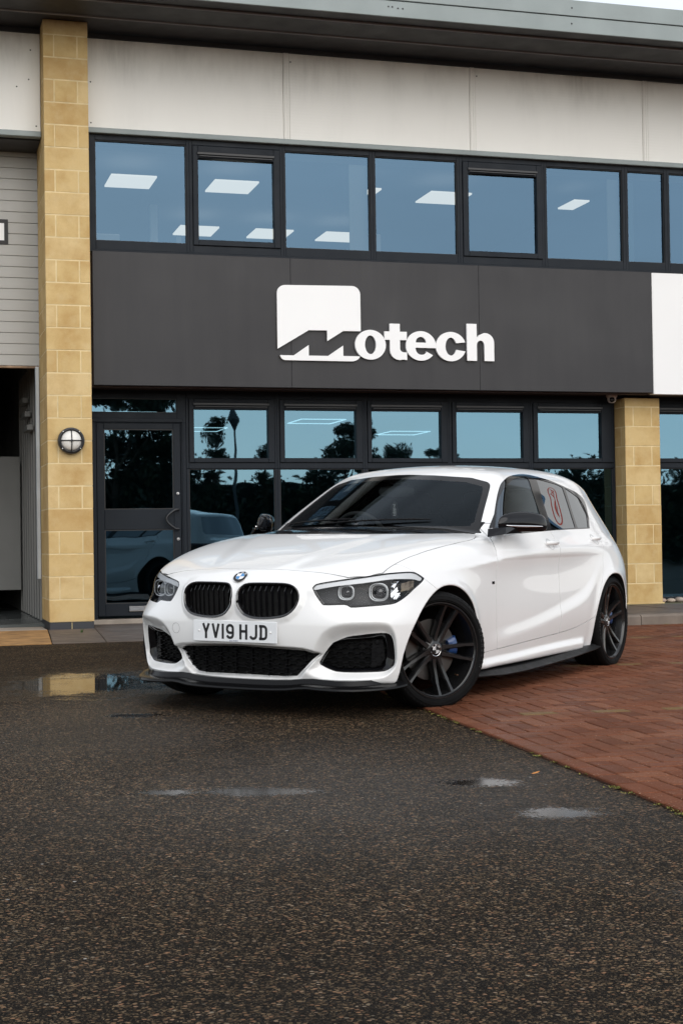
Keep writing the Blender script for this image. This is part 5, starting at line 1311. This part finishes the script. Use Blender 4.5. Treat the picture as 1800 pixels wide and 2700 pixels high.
# ---- door mirrors
def mirror(sg):
    mr_ = MB(); rows = []; n = 22
    st = [(.822, -.825, .992, .050, .032), (.835, -.852, 1.000, .070, .052), (.875, -.922, 1.004, .084, .062), (.91, -.978, 1.006, .078, .062), (.95, -1.030, 1.004, .064, .058), (.98, -1.068, .998, .044, .052), (.997, -1.085, .990, .026, .041), (1.004, -1.095, .982, .010, .022)]
    for y, x, z, rx_, rz_ in st:
        for k in range(n):
            t = 2*math.pi*k/n; c_, s_ = math.cos(t), math.sin(t); q = 2.6; r_ = (abs(c_)**q+abs(s_)**q)**(-1/q)
            xx = c_*r_*rx_; 
            if c_ < 0: xx *= 1.7
            if s_ > 0 and c_ > 0: xx *= 1-.25*s_
            rows.append((x+xx, y*sg, z+s_*r_*rz_))
    fs = [(i*n+j, i*n+(j+1) % n, (i+1)*n+(j+1) % n, (i+1)*n+j) for i in range(len(st)-1) for j in range(n)]+[tuple(range(n)), tuple((len(st)-1)*n+j for j in range(n))]
    mr_.raw(rows, fs); me = mr_.mesh('door_mirror', M_GBLK, 70); o = link('door_mirror', me, car); md = o.modifiers.new('s', 'SUBSURF'); md.levels = 1; md.render_levels = 2
    a = MB(); a.raw([(x, y*sg, z) for x, y, z in [(-.665, .812, .918), (-.92, .830, .922), (-.96, .905, .940), (-.775, .880, .935), (-.70, .80, .965), (-.90, .80, .985), (-.90, .90, .975), (-.79, .875, .975)]], [(0, 1, 2, 3), (3, 2, 6, 7), (0, 3, 7, 4), (1, 5, 6, 2), (4, 7, 6, 5)]); a.build('mirror_foot', M_GBLK, o)
    a = MB(); pts = [(-.820, .866, .985), (-.852, .890, .982), (-.904, .92, .980), (-.966, .955, .979), (-1.020, .983, .978), (-1.058, .998, .978)]
    a.tube([(x+.004, y*sg, z) for x, y, z in pts], [.003, .0055, .006, .006, .005, .003], 8); a.build('indicator_strip', M_CHROME, o, 60)
for sg in (1, -1): mirror(sg)
# sail panels in front of the door glass
for sg in (1, -1):
    m = MB(); q = [(-.80, .914), (-.885, .975), (-1.02, 1.055), (-1.00, .938)]
    def wy(x, z):
        lo, hi = .5, 1.0
        for _ in range(20):
            md_ = (lo+hi)/2
            if field(np.array([x]), np.array([md_]), np.array([z]))[0] < 0: lo = md_
            else: hi = md_
        return lo+.003
    m.raw([(x, wy(x, z)*sg, z) for x, z in q], [(0, 1, 2, 3)]); m.build('mirror_sail', M_GBLK, car)

# ---- wipers, door handles, badges
def skin_z(x, y):
    lo, hi = .8, 1.42
    for _ in range(22):
        m_ = (lo+hi)/2
        if field(np.array([x]), np.array([y]), np.array([m_]))[0] < 0: lo = m_
        else: hi = m_
    return lo
for y0_, y1_ in ((-.22, .42), (-.60, -.02)):
    pts = [];
    for k in range(9):
        y = y0_+(y1_-y0_)*k/8; x = -.555-.66*y*y-.05*(k/8 if y0_ > -.5 else k/8); pts.append((x, y, skin_z(x, y)+.012+.006*math.sin(k/8*math.pi)))
    MB().tube(pts, [.003]+[.005]*7+[.003], 8).build('wiper', M_PBLK, car, 50)
def side_y(x, z):
    lo, hi = .5, 1.0
    for _ in range(22):
        m_ = (lo+hi)/2
        if field(np.array([x]), np.array([m_]), np.array([z]))[0] < 0: lo = m_
        else: hi = m_
    return lo
for sg in (1, -1):
    for xa, xb, z, dr in ((-1.475, -1.665, .872, fdo), (-2.345, -2.51, .893, rdo)):
        m = MB(); n = 12; rows = []
        for k in range(11):
            t = k/10; x = xa+(xb-xa)*t; yy = side_y(x, z); e = math.sin(math.pi*min(1, max(0, t)))**.35 if 0 < t < 1 else .25; h_ = .015*(.55+.45*e)
            lift = .008+.026*e; c = Vector((x, yy+lift, z+.004*t))
            for j in range(n): a_ = 2*math.pi*j/n; rows.append((c.x, (c.y+math.cos(a_)*.010)*sg, c.z+math.sin(a_)*h_))
        m.raw(rows, [(i*n+j, i*n+(j+1) % n, (i+1)*n+(j+1) % n, (i+1)*n+j) for i in range(10) for j in range(n)]+[tuple(range(n)), tuple(10*n+j for j in range(n))])
        m.build('handle', M_PAINT, dr[0] if sg == 1 else dr[1], 70)
        # finger scoop: flat disc on the skin, its shade painted as greyer white
        xm = (xa+xb)/2; m = MB(); c0_ = Vector((xm+.008, side_y(xm, z)+.0012, z-.006)); rows = [tuple((c0_.x, c0_.y*sg, c0_.z))]
        for j in range(20): a_ = 2*math.pi*j/20; x = xm+.008+.048*math.cos(a_); z_ = z-.006+.036*math.sin(a_); rows.append((x, (side_y(x, z_)+.0012)*sg, z_))
        m.raw(rows, [(0, 1+j, 1+(j+1) % 20) for j in range(20)]); m.build('handle_scoop_shade', pmat('scoop_shade_paint', (.60, .60, .60), .3, coat=1) if 'scoop_shade_paint' not in bpy.data.materials else bpy.data.materials['scoop_shade_paint'], dr[0] if sg == 1 else dr[1])
    x, z = -.640, .655; y = side_y(x, z); m = MB(); m.box(x-.017, x+.017, min(y*sg, (y+.003)*sg), max(y*sg, (y+.003)*sg), z-.007, z+.009, .001)
    m.build('wing_badge', M_GBLK, car)
M_BLUE = pmat('badge_blue', (.02, .22, .52), .25, coat=1); M_BWHT = pmat('badge_white', (.80, .80, .80), .3, coat=1); M_LET = pmat('badge_letter', (.75, .75, .75), .25, .6)
def roundel(name, r, par, loc, rot, c1, c2, letters=True):
    m = MB(); m.lathe([(.0001, .0), (r*.96, .0), (r, -.002), (r*1.0, -.006)], 40, 'z'); m.lathe([(r*.955, .0004), (r, .0012), (r*1.03, -.002), (r*1.03, -.005)], 40, 'z'); m.m = [0]*120+[1]*120
    b = m.build(name, [M_GBLK, M_CHROME], par, 50); b.location = loc; b.rotation_mode = 'QUATERNION'; b.rotation_quaternion = rot
    for k in range(4):
        q = MB(); rr_ = r*.58; pts = [(0, 0, .0012)]+[(rr_*math.cos(math.radians(90*k+a_)), rr_*math.sin(math.radians(90*k+a_)), .0012) for a_ in range(0, 91, 10)]
        q.raw(pts, [tuple(range(len(pts)))]); q.build('badge_quarter', c1 if k % 2 == 0 else c2, b)
    m = MB(); m.lathe([(r*.58, .0014), (r*.60, .0020), (r*.62, .0014)], 40, 'z'); m.build('badge_ring', M_CHROME, b, 50)
    for ch, a_ in (('B', 138), ('M', 90), ('W', 42)):
        t_ = text_mesh('badge_letter', ch, r*.46, M_LET, b, (r*.78*math.cos(math.radians(a_)), r*.78*math.sin(math.radians(a_)), .0012), (0, 0, math.radians(a_-90)), .0003, bold=.0006)
    return b
nb_ = Vector((.62, 0, .785)).normalized(); up_ = Vector((-.785, 0, .62)); rt = up_.cross(nb_)
# badge frame: local z out of the skin, local y up the bonnet
Mb = Matrix((rt, up_, nb_)).transposed()
bx = float(xface([.0], [.722])[0])
roundel('bonnet_badge', .041, car, (bx+.004, .0, .7235), Mb.to_quaternion(), M_BLUE, M_BWHT)
# tow cap ring on the passenger side of the bumper
q_ = []
for k in range(25):
    a_ = 2*math.pi*k/24; y = -.411+.0285*math.cos(a_)*1.0; z = .4412+.0275*math.sin(a_); q_.append((float(xface([y], [z])[0])+.0004, y, z))
MB().tube(q_[:-1], .0011, 6, closed=True).build('tow_cover_seam', pmat('seam_grey', (.33, .33, .33), .5), bumper)

# ---- number plate
np_ = MB(); np_.box(.7535, .7600, -.26, .26, .3816, .4926, .002)
plate = np_.build('number_plate', pmat('plate_white', (.80, .82, .84), .28, coat=.3), car)
M_PL = pmat('plate_black', (.010, .010, .012), .35)
def glyph(ch, x0):
    """UK plate characters, 50 x 79 mm with 14 mm strokes; drawn in (a, z)"""
    w, h, t = .050, .079, .014; c = t/2; k = .0165
    L = []
    if ch == 'Y': L = [[(c, h), (w/2, h*.42)], [(w-c, h), (w/2, h*.42)], [(w/2, h*.45), (w/2, 0)]]
    if ch == 'V': L = [[(c*.9, h), (w/2, .004)], [(w-c*.9, h), (w/2, .004)]]
    if ch == '1': L = [[(w/2, 0), (w/2, h)]]
    if ch == '9': L = [arc(k+c, h-k-c, k, k, 180, 90, 4)+arc(w-k-c, h-k-c, k, k, 90, 0, 4)+arc(w-k-c, k+c, k, k, 0, -90, 4)+arc(k+c, k+c, k, k, -90, -165, 4), [(w-c, h*.42)]+[(k+c, h*.42)]+arc(k+c, h*.42+k, k, k, -90, -180, 4)+[(c, h-k-c)]]
    if ch == 'H': L = [[(c, 0), (c, h)], [(w-c, 0), (w-c, h)], [(c, h*.54), (w-c, h*.54)]]
    if ch == 'J': L = [[(w-c, h), (w-c, k+c)]+arc(w-k-c, k+c, k, k, 0, -90, 4)+arc(k+c, k+c, k, k, -90, -165, 4)]
    if ch == 'D': L = [[(0, c), (w-k-c, c)]+arc(w-k-c, k+c, k, k, -90, 0, 4)+arc(w-k-c, h-k-c, k, k, 0, 90, 4)+[(0, h-c)], [(c+.004, h), (c+.004, 0)]]
    return [[(x0+a, b) for a, b in l] for l in L]
tot = .050*6+.018+.011*5+.033; x = -tot/2
for ch in 'YV19 HJD':
    if ch == ' ': x += .022; continue
    mb = MB()
    gl = glyph(ch, x-(.016 if ch == '1' else 0))
    for l in gl: stroke(mb, l, .0135, -.0008, 0)
    x += (.018 if ch == '1' else .050)+.011
    mb.v = [(.7604-y_, a, z_+.397) for a, y_, z_ in mb.v]
    mb.build('plate_character', M_PL, plate)
for y in (-.222, .222):
    m = MB(); m.lathe([(.001, .004), (.005, .003), (.0065, 0)], 14, 'x'); o = m.build('plate_screw', M_BWHT, plate, 60); o.location = (.760, y, .437)
text_mesh('plate_lettering', 'Sytner Sheffield', .0085, pmat('plate_blue', (.01, .03, .18), .4), plate, (.7604, -.005, .3885), (math.radians(90), 0, math.radians(90)), .0001)

# ---- wheels
for _m in (M_PBLK, M_MESH, M_INT_ := painted('tyre_rubber', (.007, .007, .0073), .6, .2, 12, .4)): bs(_m).inputs['Specular IOR Level'].default_value = .09
def rot_y(p, t): c_, s_ = math.cos(t), math.sin(t); return (p[0]*c_+p[2]*s_, p[1], -p[0]*s_+p[2]*c_)
R_T, R_R = .3175, .2570
def tyre_mesh(w):
    h_ = w/2; prof = [(R_R-.008, -h_*.80), (R_R+.003, -h_*.88), (R_R+.017, -h_*1.0), (R_T-.028, -h_*1.0), (R_T-.012, -h_*.93), (R_T-.002, -h_*.80)]
    tr = [(R_T, -h_*.62), (R_T-.006, -h_*.61), (R_T-.006, -h_*.56), (R_T, -h_*.55), (R_T, -h_*.20), (R_T-.006, -h_*.19), (R_T-.006, -h_*.13), (R_T, -h_*.12)]
    prof = prof+tr+[(a, -b) for a, b in tr[::-1]]+[(a, -b) for a, b in prof[::-1]]
    m = MB(); m.lathe(prof, 96)
    # rim protector ribs and shoulder blocks
    for r_ in (R_R+.010, R_R+.034): m.lathe([(r_-.0018, h_*.999), (r_, h_*1.012), (r_+.0018, h_*.999)], 96)
    for k in range(72):
        a_ = 2*math.pi*k/72; i = len(m.v); m.box(-.0055, .0055, h_*.62, h_*.945, R_T-.010, R_T+.0012, .001)
        for j in range(i, len(m.v)):
            q = m.v[j]; rr_ = q[2]-(.012 if q[1] > h_*.88 else 0); m.v[j] = rot_y((q[0], q[1], rr_), a_)
    return m.mesh('tyre', painted('tyre_rubber', (.011, .011, .0115), .55, .2, 12, .4) if 'tyre_rubber' not in bpy.data.materials else bpy.data.materials['tyre_rubber'], 40)
def rim_mesh(w):
    h_ = w/2; m = MB()
    m.lathe([(R_R+.003, h_*.90), (R_R+.002, h_*.93), (R_R-.004, h_*.93), (R_R-.008, h_*.84), (R_R-.014, h_*.80), (R_R-.020, h_*.55), (R_R-.026, h_*.2), (R_R-.024, -h_*.8), (R_R+.0, -h_*.9)], 96)
    m.lathe([(.0005, h_*.58), (.040, h_*.58), (.046, h_*.56), (.070, h_*.44), (.078, h_*.30), (.080, -.0)], 48)
    return m
def spoke_mesh(w, s):
    """one of a pair: s = -1 / +1"""
    h_ = w/2; m = MB(); rows = []
    # stations along the radius: (radius, tangential offset, half width, outer y, depth)
    st = [(.046, .013, .015, h_*.56, .030), (.075, .0175, .0125, h_*.55, .036), (.13, .0240, .0105, h_*.60, .034), (.172, .0300, .0118, h_*.66, .034), (.181, .0315, .0088, h_*.675, .034), (.215, .0350, .0092, h_*.75, .034), (.248, .0380, .0125, h_*.83, .034)]
    for r_, t_, hw, yo, dp in st:
        hw *= 1.3; c = t_*s*1.08; a0_, a1_ = c-hw, c+hw
        rows += [(a0_, yo-dp, r_), (a0_+.0015, yo-.009, r_), (a0_+hw*(.55 if s > 0 else .3), yo, r_), (a1_-hw*(.3 if s > 0 else .55), yo, r_), (a1_-.0015, yo-.009, r_), (a1_, yo-dp, r_)]
    n = 6; m.raw(rows, [(i*n+j, i*n+(j+1) % n, (i+1)*n+(j+1) % n, (i+1)*n+j) for i in range(len(st)-1) for j in range(n)]+[tuple(range(n)), tuple((len(st)-1)*n+j for j in range(n))])
    return m.mesh('spoke', M_RIM, 25)
TY = {}; SPK = {}; RMM = {}
M_TLET = pmat('tyre_lettering', (.030, .030, .031), .5)
def tyre_words(wh, w):
    m = MB()
    for word, c0 in (('MICHELIN', 0), ('MICHELIN', 180)):
        for i, ch in enumerate(word):
            cu = bpy.data.curves.new('t', 'FONT'); cu.body = ch; cu.size = .026; cu.extrude = .0004; cu.align_x = 'CENTER'; cu.align_y = 'CENTER'; cu.resolution_u = 2
            t = bpy.data.objects.new('t', cu); C.objects.link(t); me = bpy.data.meshes.new_from_object(t.evaluated_get(bpy.context.evaluated_depsgraph_get())); bpy.data.objects.remove(t)
            an = math.radians(c0+(3.5-i)*5.6); r_ = .287; vs = []
            for v in me.vertices:
                # local sheet: tangential to the left, radial outwards, out of the wheel
                tx, ty, tz = v.co; rad = r_+ty; ta = an-tx/r_; vs.append((-rad*math.cos(ta), w/2*1.004+tz, rad*math.sin(ta)))
            m.raw(vs, [tuple(p.vertices) for p in me.polygons])
    m.build('tyre_lettering', M_TLET, wh)
M_DISC = pmat('brake_disc_steel', (.11, .105, .10), .35, 1); M_CAL = pmat('caliper_blue', (.010, .045, .15), .35, coat=.5); M_BRASS = pmat('valve_brass', (.45, .28, .18), .3, 1)
M_HUBW = pmat('hub_white', (.6, .6, .6), .3, .4)
def wheel(x, y, steer, th0, w, front, z=.3165):
    sg = 1 if y > 0 else -1
    wh = empty('wheel', (x, y, z), (0, 0, steer+(0 if sg > 0 else math.pi)), car)
    if w not in TY: TY[w] = tyre_mesh(w); SPK[w] = (spoke_mesh(w, -1), spoke_mesh(w, 1)); RMM[w] = rim_mesh(w).mesh('rim', M_RIM, 35)
    link('tyre', TY[w], wh); link('rim', RMM[w], wh)
    # th: angle seen from outside, 0 = towards the back of the car (viewer's right), counter-clockwise; local +x is forward on the left side
    for k in range(5):
        t_ = math.radians(th0+72*k); a_ = -math.pi/2+t_ if sg > 0 else -math.pi/2+t_
        for s in (0, 1): link('spoke', SPK[w][s], wh, None, (0, a_, 0))
    h_ = w/2; hubq = Matrix(((-1, 0, 0), (0, 0, 1), (0, 1, 0))).to_quaternion()
    roundel('hub_badge', .033, wh, (0, h_*.58+.0045, 0), hubq, M_VOID, M_HUBW)
    # wheel bolts
    for k in range(5):
        t_ = math.radians(th0+36+72*k); m = MB(); m.lathe([(.001, h_*.50), (.009, h_*.50), (.011, h_*.44), (.011, h_*.2)], 12); o = m.build('wheel_bolt', M_VOID, wh); o.location = (-.056*math.cos(t_), 0, .056*math.sin(t_))
    m = MB(); m.lathe([(.001, -.012), (.07, -.012), (.075, .012), (.088, .014), (.165, .014), (.166, -.012), (.075, -.012)], 64); o = m.build('brake_disc', M_DISC, wh, 40); o.location = (0, h_*.05, 0)
    # caliper behind the wheel centre towards the rear of the car
    m = MB(); rows = []; n_ = 12
    for k in range(n_+1):
        t_ = math.radians(-10+34*k/n_); e = math.sin(math.pi*k/n_)**.4 if 0 < k < n_ else .0
        for r_, yy in ((.112-.0*e, .024), (.110, .040+.010*e), (.128, .046+.014*e), (.158, .046+.010*e), (.172, .034), (.172, -.02), (.112, -.02)): rows.append((-r_*math.cos(t_), yy, r_*math.sin(t_)))
    m.raw(rows, [(i*7+j, i*7+(j+1) % 7, (i+1)*7+(j+1) % 7, (i+1)*7+j) for i in range(n_) for j in range(7)]+[tuple(range(7)), tuple(n_*7+j for j in range(7))])
    m.build('caliper', M_CAL if front else M_CAL, wh, 30)
    t_ = math.radians(-44 if front else 130); m = MB(); m.tube([(0, 0, 0), (0, .022, 0), (0, .024, 0)], [.0045, .0045, .003], 10); o = m.build('valve', M_BRASS, wh, 50); o.location = (-.205*math.cos(t_), h_*.42, .205*math.sin(t_))
    if sg > 0: tyre_words(wh, w)
    return wh
ST = -math.radians(27)
wheel(0, .752, ST, -5, .225, True); wheel(0, -.752, ST, 20, .225, True)
wheel(-2.69, .752, 0, 22, .235, False); wheel(-2.69, -.752, 0, 10, .235, False)

# ---- interior
M_INT = painted('cabin_black', (.012, .012, .013), .75, .2, 8); M_SEAT = painted('seat_cloth', (.02, .02, .022), .85, .25, 20); M_HEAD = painted('roof_lining', (.35, .34, .32), .9, .1, 6)
m = MB(); m.box(-1.15, -.66, -.70, .70, .60, .895, .03); m.box(-1.10, -.86, -.12, .22, .87, .955, .02); m.box(-1.18, -.95, -.62, -.16, .88, .985, .03); m.build('dashboard', M_INT, car, 40)
sw = MB(); ctr = Vector((-1.32, -.37, .895)); ax_ = Vector((-.93, 0, .37)).normalized(); a1 = Vector((0, 1, 0)); b1 = ax_.cross(a1)
sw.tube([ctr+a1*.185*math.cos(2*math.pi*k/28)+b1*.185*math.sin(2*math.pi*k/28) for k in range(28)], .016, 10, closed=True)
for k in (0, 180, 250, 290): sw.tube([ctr, ctr+a1*.18*math.cos(math.radians(k))+b1*.18*math.sin(math.radians(k))], .014, 8)
sw.build('steering_wheel', pmat('wheel_leather', (.10, .105, .105), .5), car, 50)
for sx_ in (-.37, .37):
    m = MB(); m.box(-2.05, -1.5, sx_-.25, sx_+.25, .35, .56, .05); m.box(-2.16, -1.96, sx_-.25, sx_+.25, .5, 1.06, .06); m.box(-2.15, -2.03, sx_-.13, sx_+.13, 1.04, 1.22, .04)
    m.build('seat', M_SEAT, car, 50)
m = MB(); m.box(-2.9, -2.7, -.62, .62, .4, 1.02, .05)
for y in (-.4, .4): m.box(-2.86, -2.75, y-.12, y+.12, 1.0, 1.14, .04)
m.build('rear_seat', M_SEAT, car, 50)
MB().box(-3.0, -.7, -.76, .76, .20, .26).build('cabin_floor', M_VOID, car)
m = MB()
for sg in (1, -1): m.box(-2.6, -.75, .70*sg-.02, .70*sg+.02, .25, .90)
m.build('door_card', M_INT, car)
rm = MB(); ctr = (-1.22, -.055, 1.205)
for k in range(2): pass
rows = []
for i, (y, hh) in enumerate(((-.125, .018), (-.115, .030), (-.06, .036), (.06, .036), (.115, .030), (.125, .018))):
    for j in range(10): t_ = 2*math.pi*j/10; rows.append((ctr[0]+.018*math.cos(t_), ctr[1]+y, ctr[2]+hh*math.sin(t_)))
rm.raw(rows, [(i*10+j, i*10+(j+1) % 10, (i+1)*10+(j+1) % 10, (i+1)*10+j) for i in range(5) for j in range(10)]+[tuple(range(10)), tuple(50+j for j in range(10))])
rm.tube([(-1.22, -.055, 1.21), (-1.24, -.055, 1.25)], .012, 8); rm.box(-1.30, -1.22, -.09, -.02, 1.222, 1.262, .01); rm.build('rear_view_mirror', pmat('mirror_shell', (.14, .16, .16), .4), car, 50)
af = empty('air_freshener'); tag(af, 'small black hanging air freshener with white lettering below the rear-view mirror of the white car', 'air freshener')
af.matrix_world = car.matrix_world @ Matrix.Translation((-1.19, -.062, 1.085))
m = MB(); pts = [(0, .0)]+[]
fr_ = [(.0, .060), (.012, .050), (.024, .040), (.020, .018), (.028, .0), (.022, -.022), (.026, -.050), (.012, -.046), (-.012, -.048), (-.022, -.030), (-.018, -.008), (-.027, .012), (-.022, .036), (-.010, .042)]
m.prism(fr_, -.001, .001, 'x'); m.build('card', pmat('card_dark', (.06, .065, .065), .6), af)
m = MB(); rr3 = random.Random(2)
for k in range(10): z = -.036+.0078*k; w_ = rr3.uniform(.004, .009); m.box(.0012, .0022, -w_*1.2+rr3.uniform(-.003, .003), w_*1.2, z, z+rr3.uniform(.0045, .0072))
m.box(.0012, .0022, .0105, .0125, -.03, .01); m.build('card_lettering', pmat('card_white', (.85, .88, .86), .5), af)
MB().tube([(0, 0, .060), (0, .002, .12)], .0006, 5).build('cord', M_PL, af)
# ================================================================ SMALL THINGS ON THE GROUND
sx_ = Vector((.5, 5.75))
leaf = MB(); lx, ly = .690, 6.10
pts = [(-.030, 0, .004), (-.014, .010, .008), (.008, .013, .012), (.030, .003, .016), (.012, -.011, .010), (-.010, -.010, .006)]
leaf.raw(pts, [(0, 1, 5), (1, 4, 5), (1, 2, 4), (2, 3, 4)]); lo = leaf.build('fallen_leaf', pmat('orange_leaf', (.55, .22, .05), .6))
lo.location = (.752, 6.02, ground_z(.752, 6.02)+.001); lo.rotation_euler = (0, 0, .2); lo.scale = (.62, .62, .8)
tag(lo, 'single orange fallen leaf lying on the wet asphalt beside the brick paving', 'leaf')
# moss and weeds in the joints
rr = np.random.RandomState(4); V_, F_ = [], []
def tuft(x, y, n, s, h):
    for _ in range(n):
        px, py = x+rr.normal(0, s), y+rr.normal(0, s*.5); z = ground_z(px, py)+.006; a_ = rr.uniform(0, 6.28); l = rr.uniform(.3, 1)*h; i = len(V_); w = rr.uniform(.0015, .004)
        dx, dy = math.cos(a_), math.sin(a_)
        V_.extend([(px-dy*w, py+dx*w, z), (px+dy*w, py-dx*w, z), (px+dx*l*.9, py+dy*l*.9, z+l*.6)]); F_.append((i, i+1, i+2))
for k in range(110):
    a = rr.uniform(-3.3, 2.6); b = rr.choice([0, .1, .1, 0, 0, .1, .2, .3, .4, .5, rr.uniform(0, 3)]); x, y = e2w(a, b)
    tuft(x, y, rr.randint(12, 46), rr.uniform(.006, .02), .012)
for a in (-1.95, -2.45, -2.1, -3.0, -.4, -.7, .2): x, y = e2w(a, .0 if a < -2.3 else .1); tuft(x, y, 90, .022, .014)
for t in np.linspace(.30, .95, 9): q = k0+(k1-k0)*t; tuft(q.x+kn.x*-.02, q.y+kn.y*-.02, 60, .02, .035)
me = bpy.data.meshes.new('weeds'); me.from_pydata(V_, [], F_)
mw = pmat('moss_green', (.20, .20, .035), .8); g_ = N(mw, 'ShaderNodeNewGeometry'); setin(mw, 'Base Color', ramp(mw, g_.outputs['Random Per Island'], [(0, (.08, .10, .015)), (1, (.28, .24, .05))])); me.materials.append(mw)
tag(link('weeds', me), 'tufts of moss and grass in the joints of the brick paving', 'weeds', kind='stuff')
V_, F_ = [], []
for (bx_, by_) in ((-2.63, LY-.12), (-2.86, -.95)):
    v = b2w(bx_, by_)
    for _ in range(16):
        a_ = rr.uniform(0, 6.28); l = rr.uniform(.015, .045); i = len(V_); w = .004; dx, dy = math.cos(a_), math.sin(a_); z = .06; px, py = v.x+rr.normal(0, .012), v.y+rr.normal(0, .012)
        V_.extend([(px-dy*w, py+dx*w, z), (px+dy*w, py-dx*w, z), (px+dx*l*.5, py+dy*l*.5, z+l)]); F_.append((i, i+1, i+2))
me = bpy.data.meshes.new('doorstep_weed'); me.from_pydata(V_, [], F_); me.materials.append(pmat('weed_green', (.05, .10, .02), .7)); tag(link('doorstep_weed', me), 'small green weeds by the foot of the left pillar and door', 'weed', kind='stuff')
# ================================================================ YARD BEHIND THE CAMERA (seen only in the glass and paint)
def tree_mat():
    m = pmat('leaves', (.05, .08, .03), .6); oi = N(m, 'ShaderNodeNewGeometry')
    setin(m, 'Base Color', ramp(m, oi.outputs['Random Per Island'], [(0, (.010, .018, .008)), (.6, (.025, .042, .016)), (1, (.06, .08, .03))])); return m
M_LEAF = tree_mat(); M_BARK = painted('bark', (.10, .075, .05), .9, .4, 8)
def tree_meshes(seed, h, w, n=7000, cone=False):
    r = np.random.RandomState(seed); cl = []
    for _ in range(26):
        t = r.uniform(.22, 1); rad = w*(1-t)*1.1+.15 if cone else w*math.sin(math.pi*min(1, (t-.1)/.95))**.7
        a = r.uniform(0, 6.28); q = r.uniform(.2, .9)*rad; cl.append((q*math.cos(a), q*math.sin(a), h*t*.93+.3, r.uniform(.35, .8)*(.5+w*.22)))
    c = np.array(cl)[r.randint(0, 26, n)]; d = r.normal(size=(n, 3)); d /= np.linalg.norm(d, axis=1)[:, None]; d *= r.uniform(.4, 1.05, n)[:, None]
    P = c[:, :3]+d*c[:, 3:4]*[1, 1, .75]; s = r.uniform(.05, .12, n)[:, None]
    u = r.normal(size=(n, 3)); u /= np.linalg.norm(u, axis=1)[:, None]; v = np.cross(u, r.normal(size=(n, 3))); v /= np.linalg.norm(v, axis=1)[:, None]
    V = np.stack([P-u*s, P+v*s*.6, P+u*s, P-v*s*.6], 1).reshape(-1, 3)
    me = bpy.data.meshes.new('crown'); me.from_pydata(V.tolist(), [], (np.arange(n)[:, None]*4+np.arange(4)).tolist()); me.materials.append(M_LEAF)
    mb = MB(); mb.tube([(0, 0, -.1), (.05, 0, h*.3), (0, .08, h*.6), (0, 0, h*.9)], [.16, .12, .07, .02], 8)
    for x, y, z, _ in cl[:9]: mb.tube([(0, 0, z*.55), (x*.5, y*.5, z*.85), (x, y, z)], [.05, .03, .01], 5)
    return me, mb.mesh('trunk', M_BARK)
TM = [tree_meshes(1, 7, 2.2), tree_meshes(2, 6, 2.6), tree_meshes(3, 9, 1.5, 7000, True)]
r = random.Random(5)
tl = [(12.2, -17.2, 1, 1.15), (14.3, -17.4, 0, 1.05), (15.9, -16.1, 2, 0.6), (18.1, -16.3, 2, 0.5), (20.3, -14.9, 1, 0.86), (21.6, -15.4, 2, 0.56), (22.5, -14.3, 0, 0.6), (24.2, -14.6, 1, 0.7), (29.4, -12.4, 1, 0.62), (34.6, -11.7, 0, 0.6), (9.6, -17.9, 1, 1.0), (13.2, -17.7, 0, 1.1)]
side = ['far left', 'second from left', 'third from left', 'fourth from left', 'fifth from left', 'sixth from left', 'seventh from left', 'eighth from left', 'ninth from left', 'far right', 'left boundary near', 'left boundary rear']
for i, (x, y, k, s) in enumerate(tl):
    e = empty('tree', (x, y, -.1), (0, 0, r.uniform(0, 6))); e.scale = (s, s, s)
    tag(e, 'dark green tree behind the yard, '+side[i]+' in the row', 'tree', 'trees along the far side of the yard')
    link('crown', TM[k][0], e); link('trunk', TM[k][1], e)
mb = MB()
M_DG = pmat('lamp_grey', (.08, .085, .09), .5)
lp = empty('street_lamp', (10.9, -5.6, 0)); tag(lp, 'grey street lamp column with a teardrop head in the yard', 'street lamp')
MB().tube([(0, 0, -.1), (0, 0, 1.2), (0, 0, 3.9)], [.07, .05, .035], 12).build('column', M_DG, lp, 40)
MB().lathe([(.001, 3.8), (.08, 3.9), (.22, 4.12), (.24, 4.22), (.14, 4.42), (.001, 4.55)], 20, 'z').build('lantern', M_DG, lp, 40)
# low hedge line
hm = MB(); rr = np.random.RandomState(9); nl = 42000
P = np.stack([rr.uniform(-8, 44, nl), rr.normal(0, .5, nl), rr.uniform(0, 1, nl)], 1); P[:, 1] += -22+P[:, 0]*.28; P[:, 2] *= 3.15+.35*np.sin(P[:, 0]*1.3)+.35*np.sin(P[:, 0]*3.1+1)+.25*np.sin(P[:, 0]*7.7); V = (P[:, None, :]+rr.normal(0, .075, (nl, 4, 3))).reshape(-1, 3)
me = bpy.data.meshes.new('hedge'); me.from_pydata(V.tolist(), [], (np.arange(nl)[:, None]*4+np.arange(4)).tolist()); me.materials.append(M_LEAF)
tag(link('hedge', me), 'dense green hedge along the far edge of the yard', 'hedge', kind='stuff')

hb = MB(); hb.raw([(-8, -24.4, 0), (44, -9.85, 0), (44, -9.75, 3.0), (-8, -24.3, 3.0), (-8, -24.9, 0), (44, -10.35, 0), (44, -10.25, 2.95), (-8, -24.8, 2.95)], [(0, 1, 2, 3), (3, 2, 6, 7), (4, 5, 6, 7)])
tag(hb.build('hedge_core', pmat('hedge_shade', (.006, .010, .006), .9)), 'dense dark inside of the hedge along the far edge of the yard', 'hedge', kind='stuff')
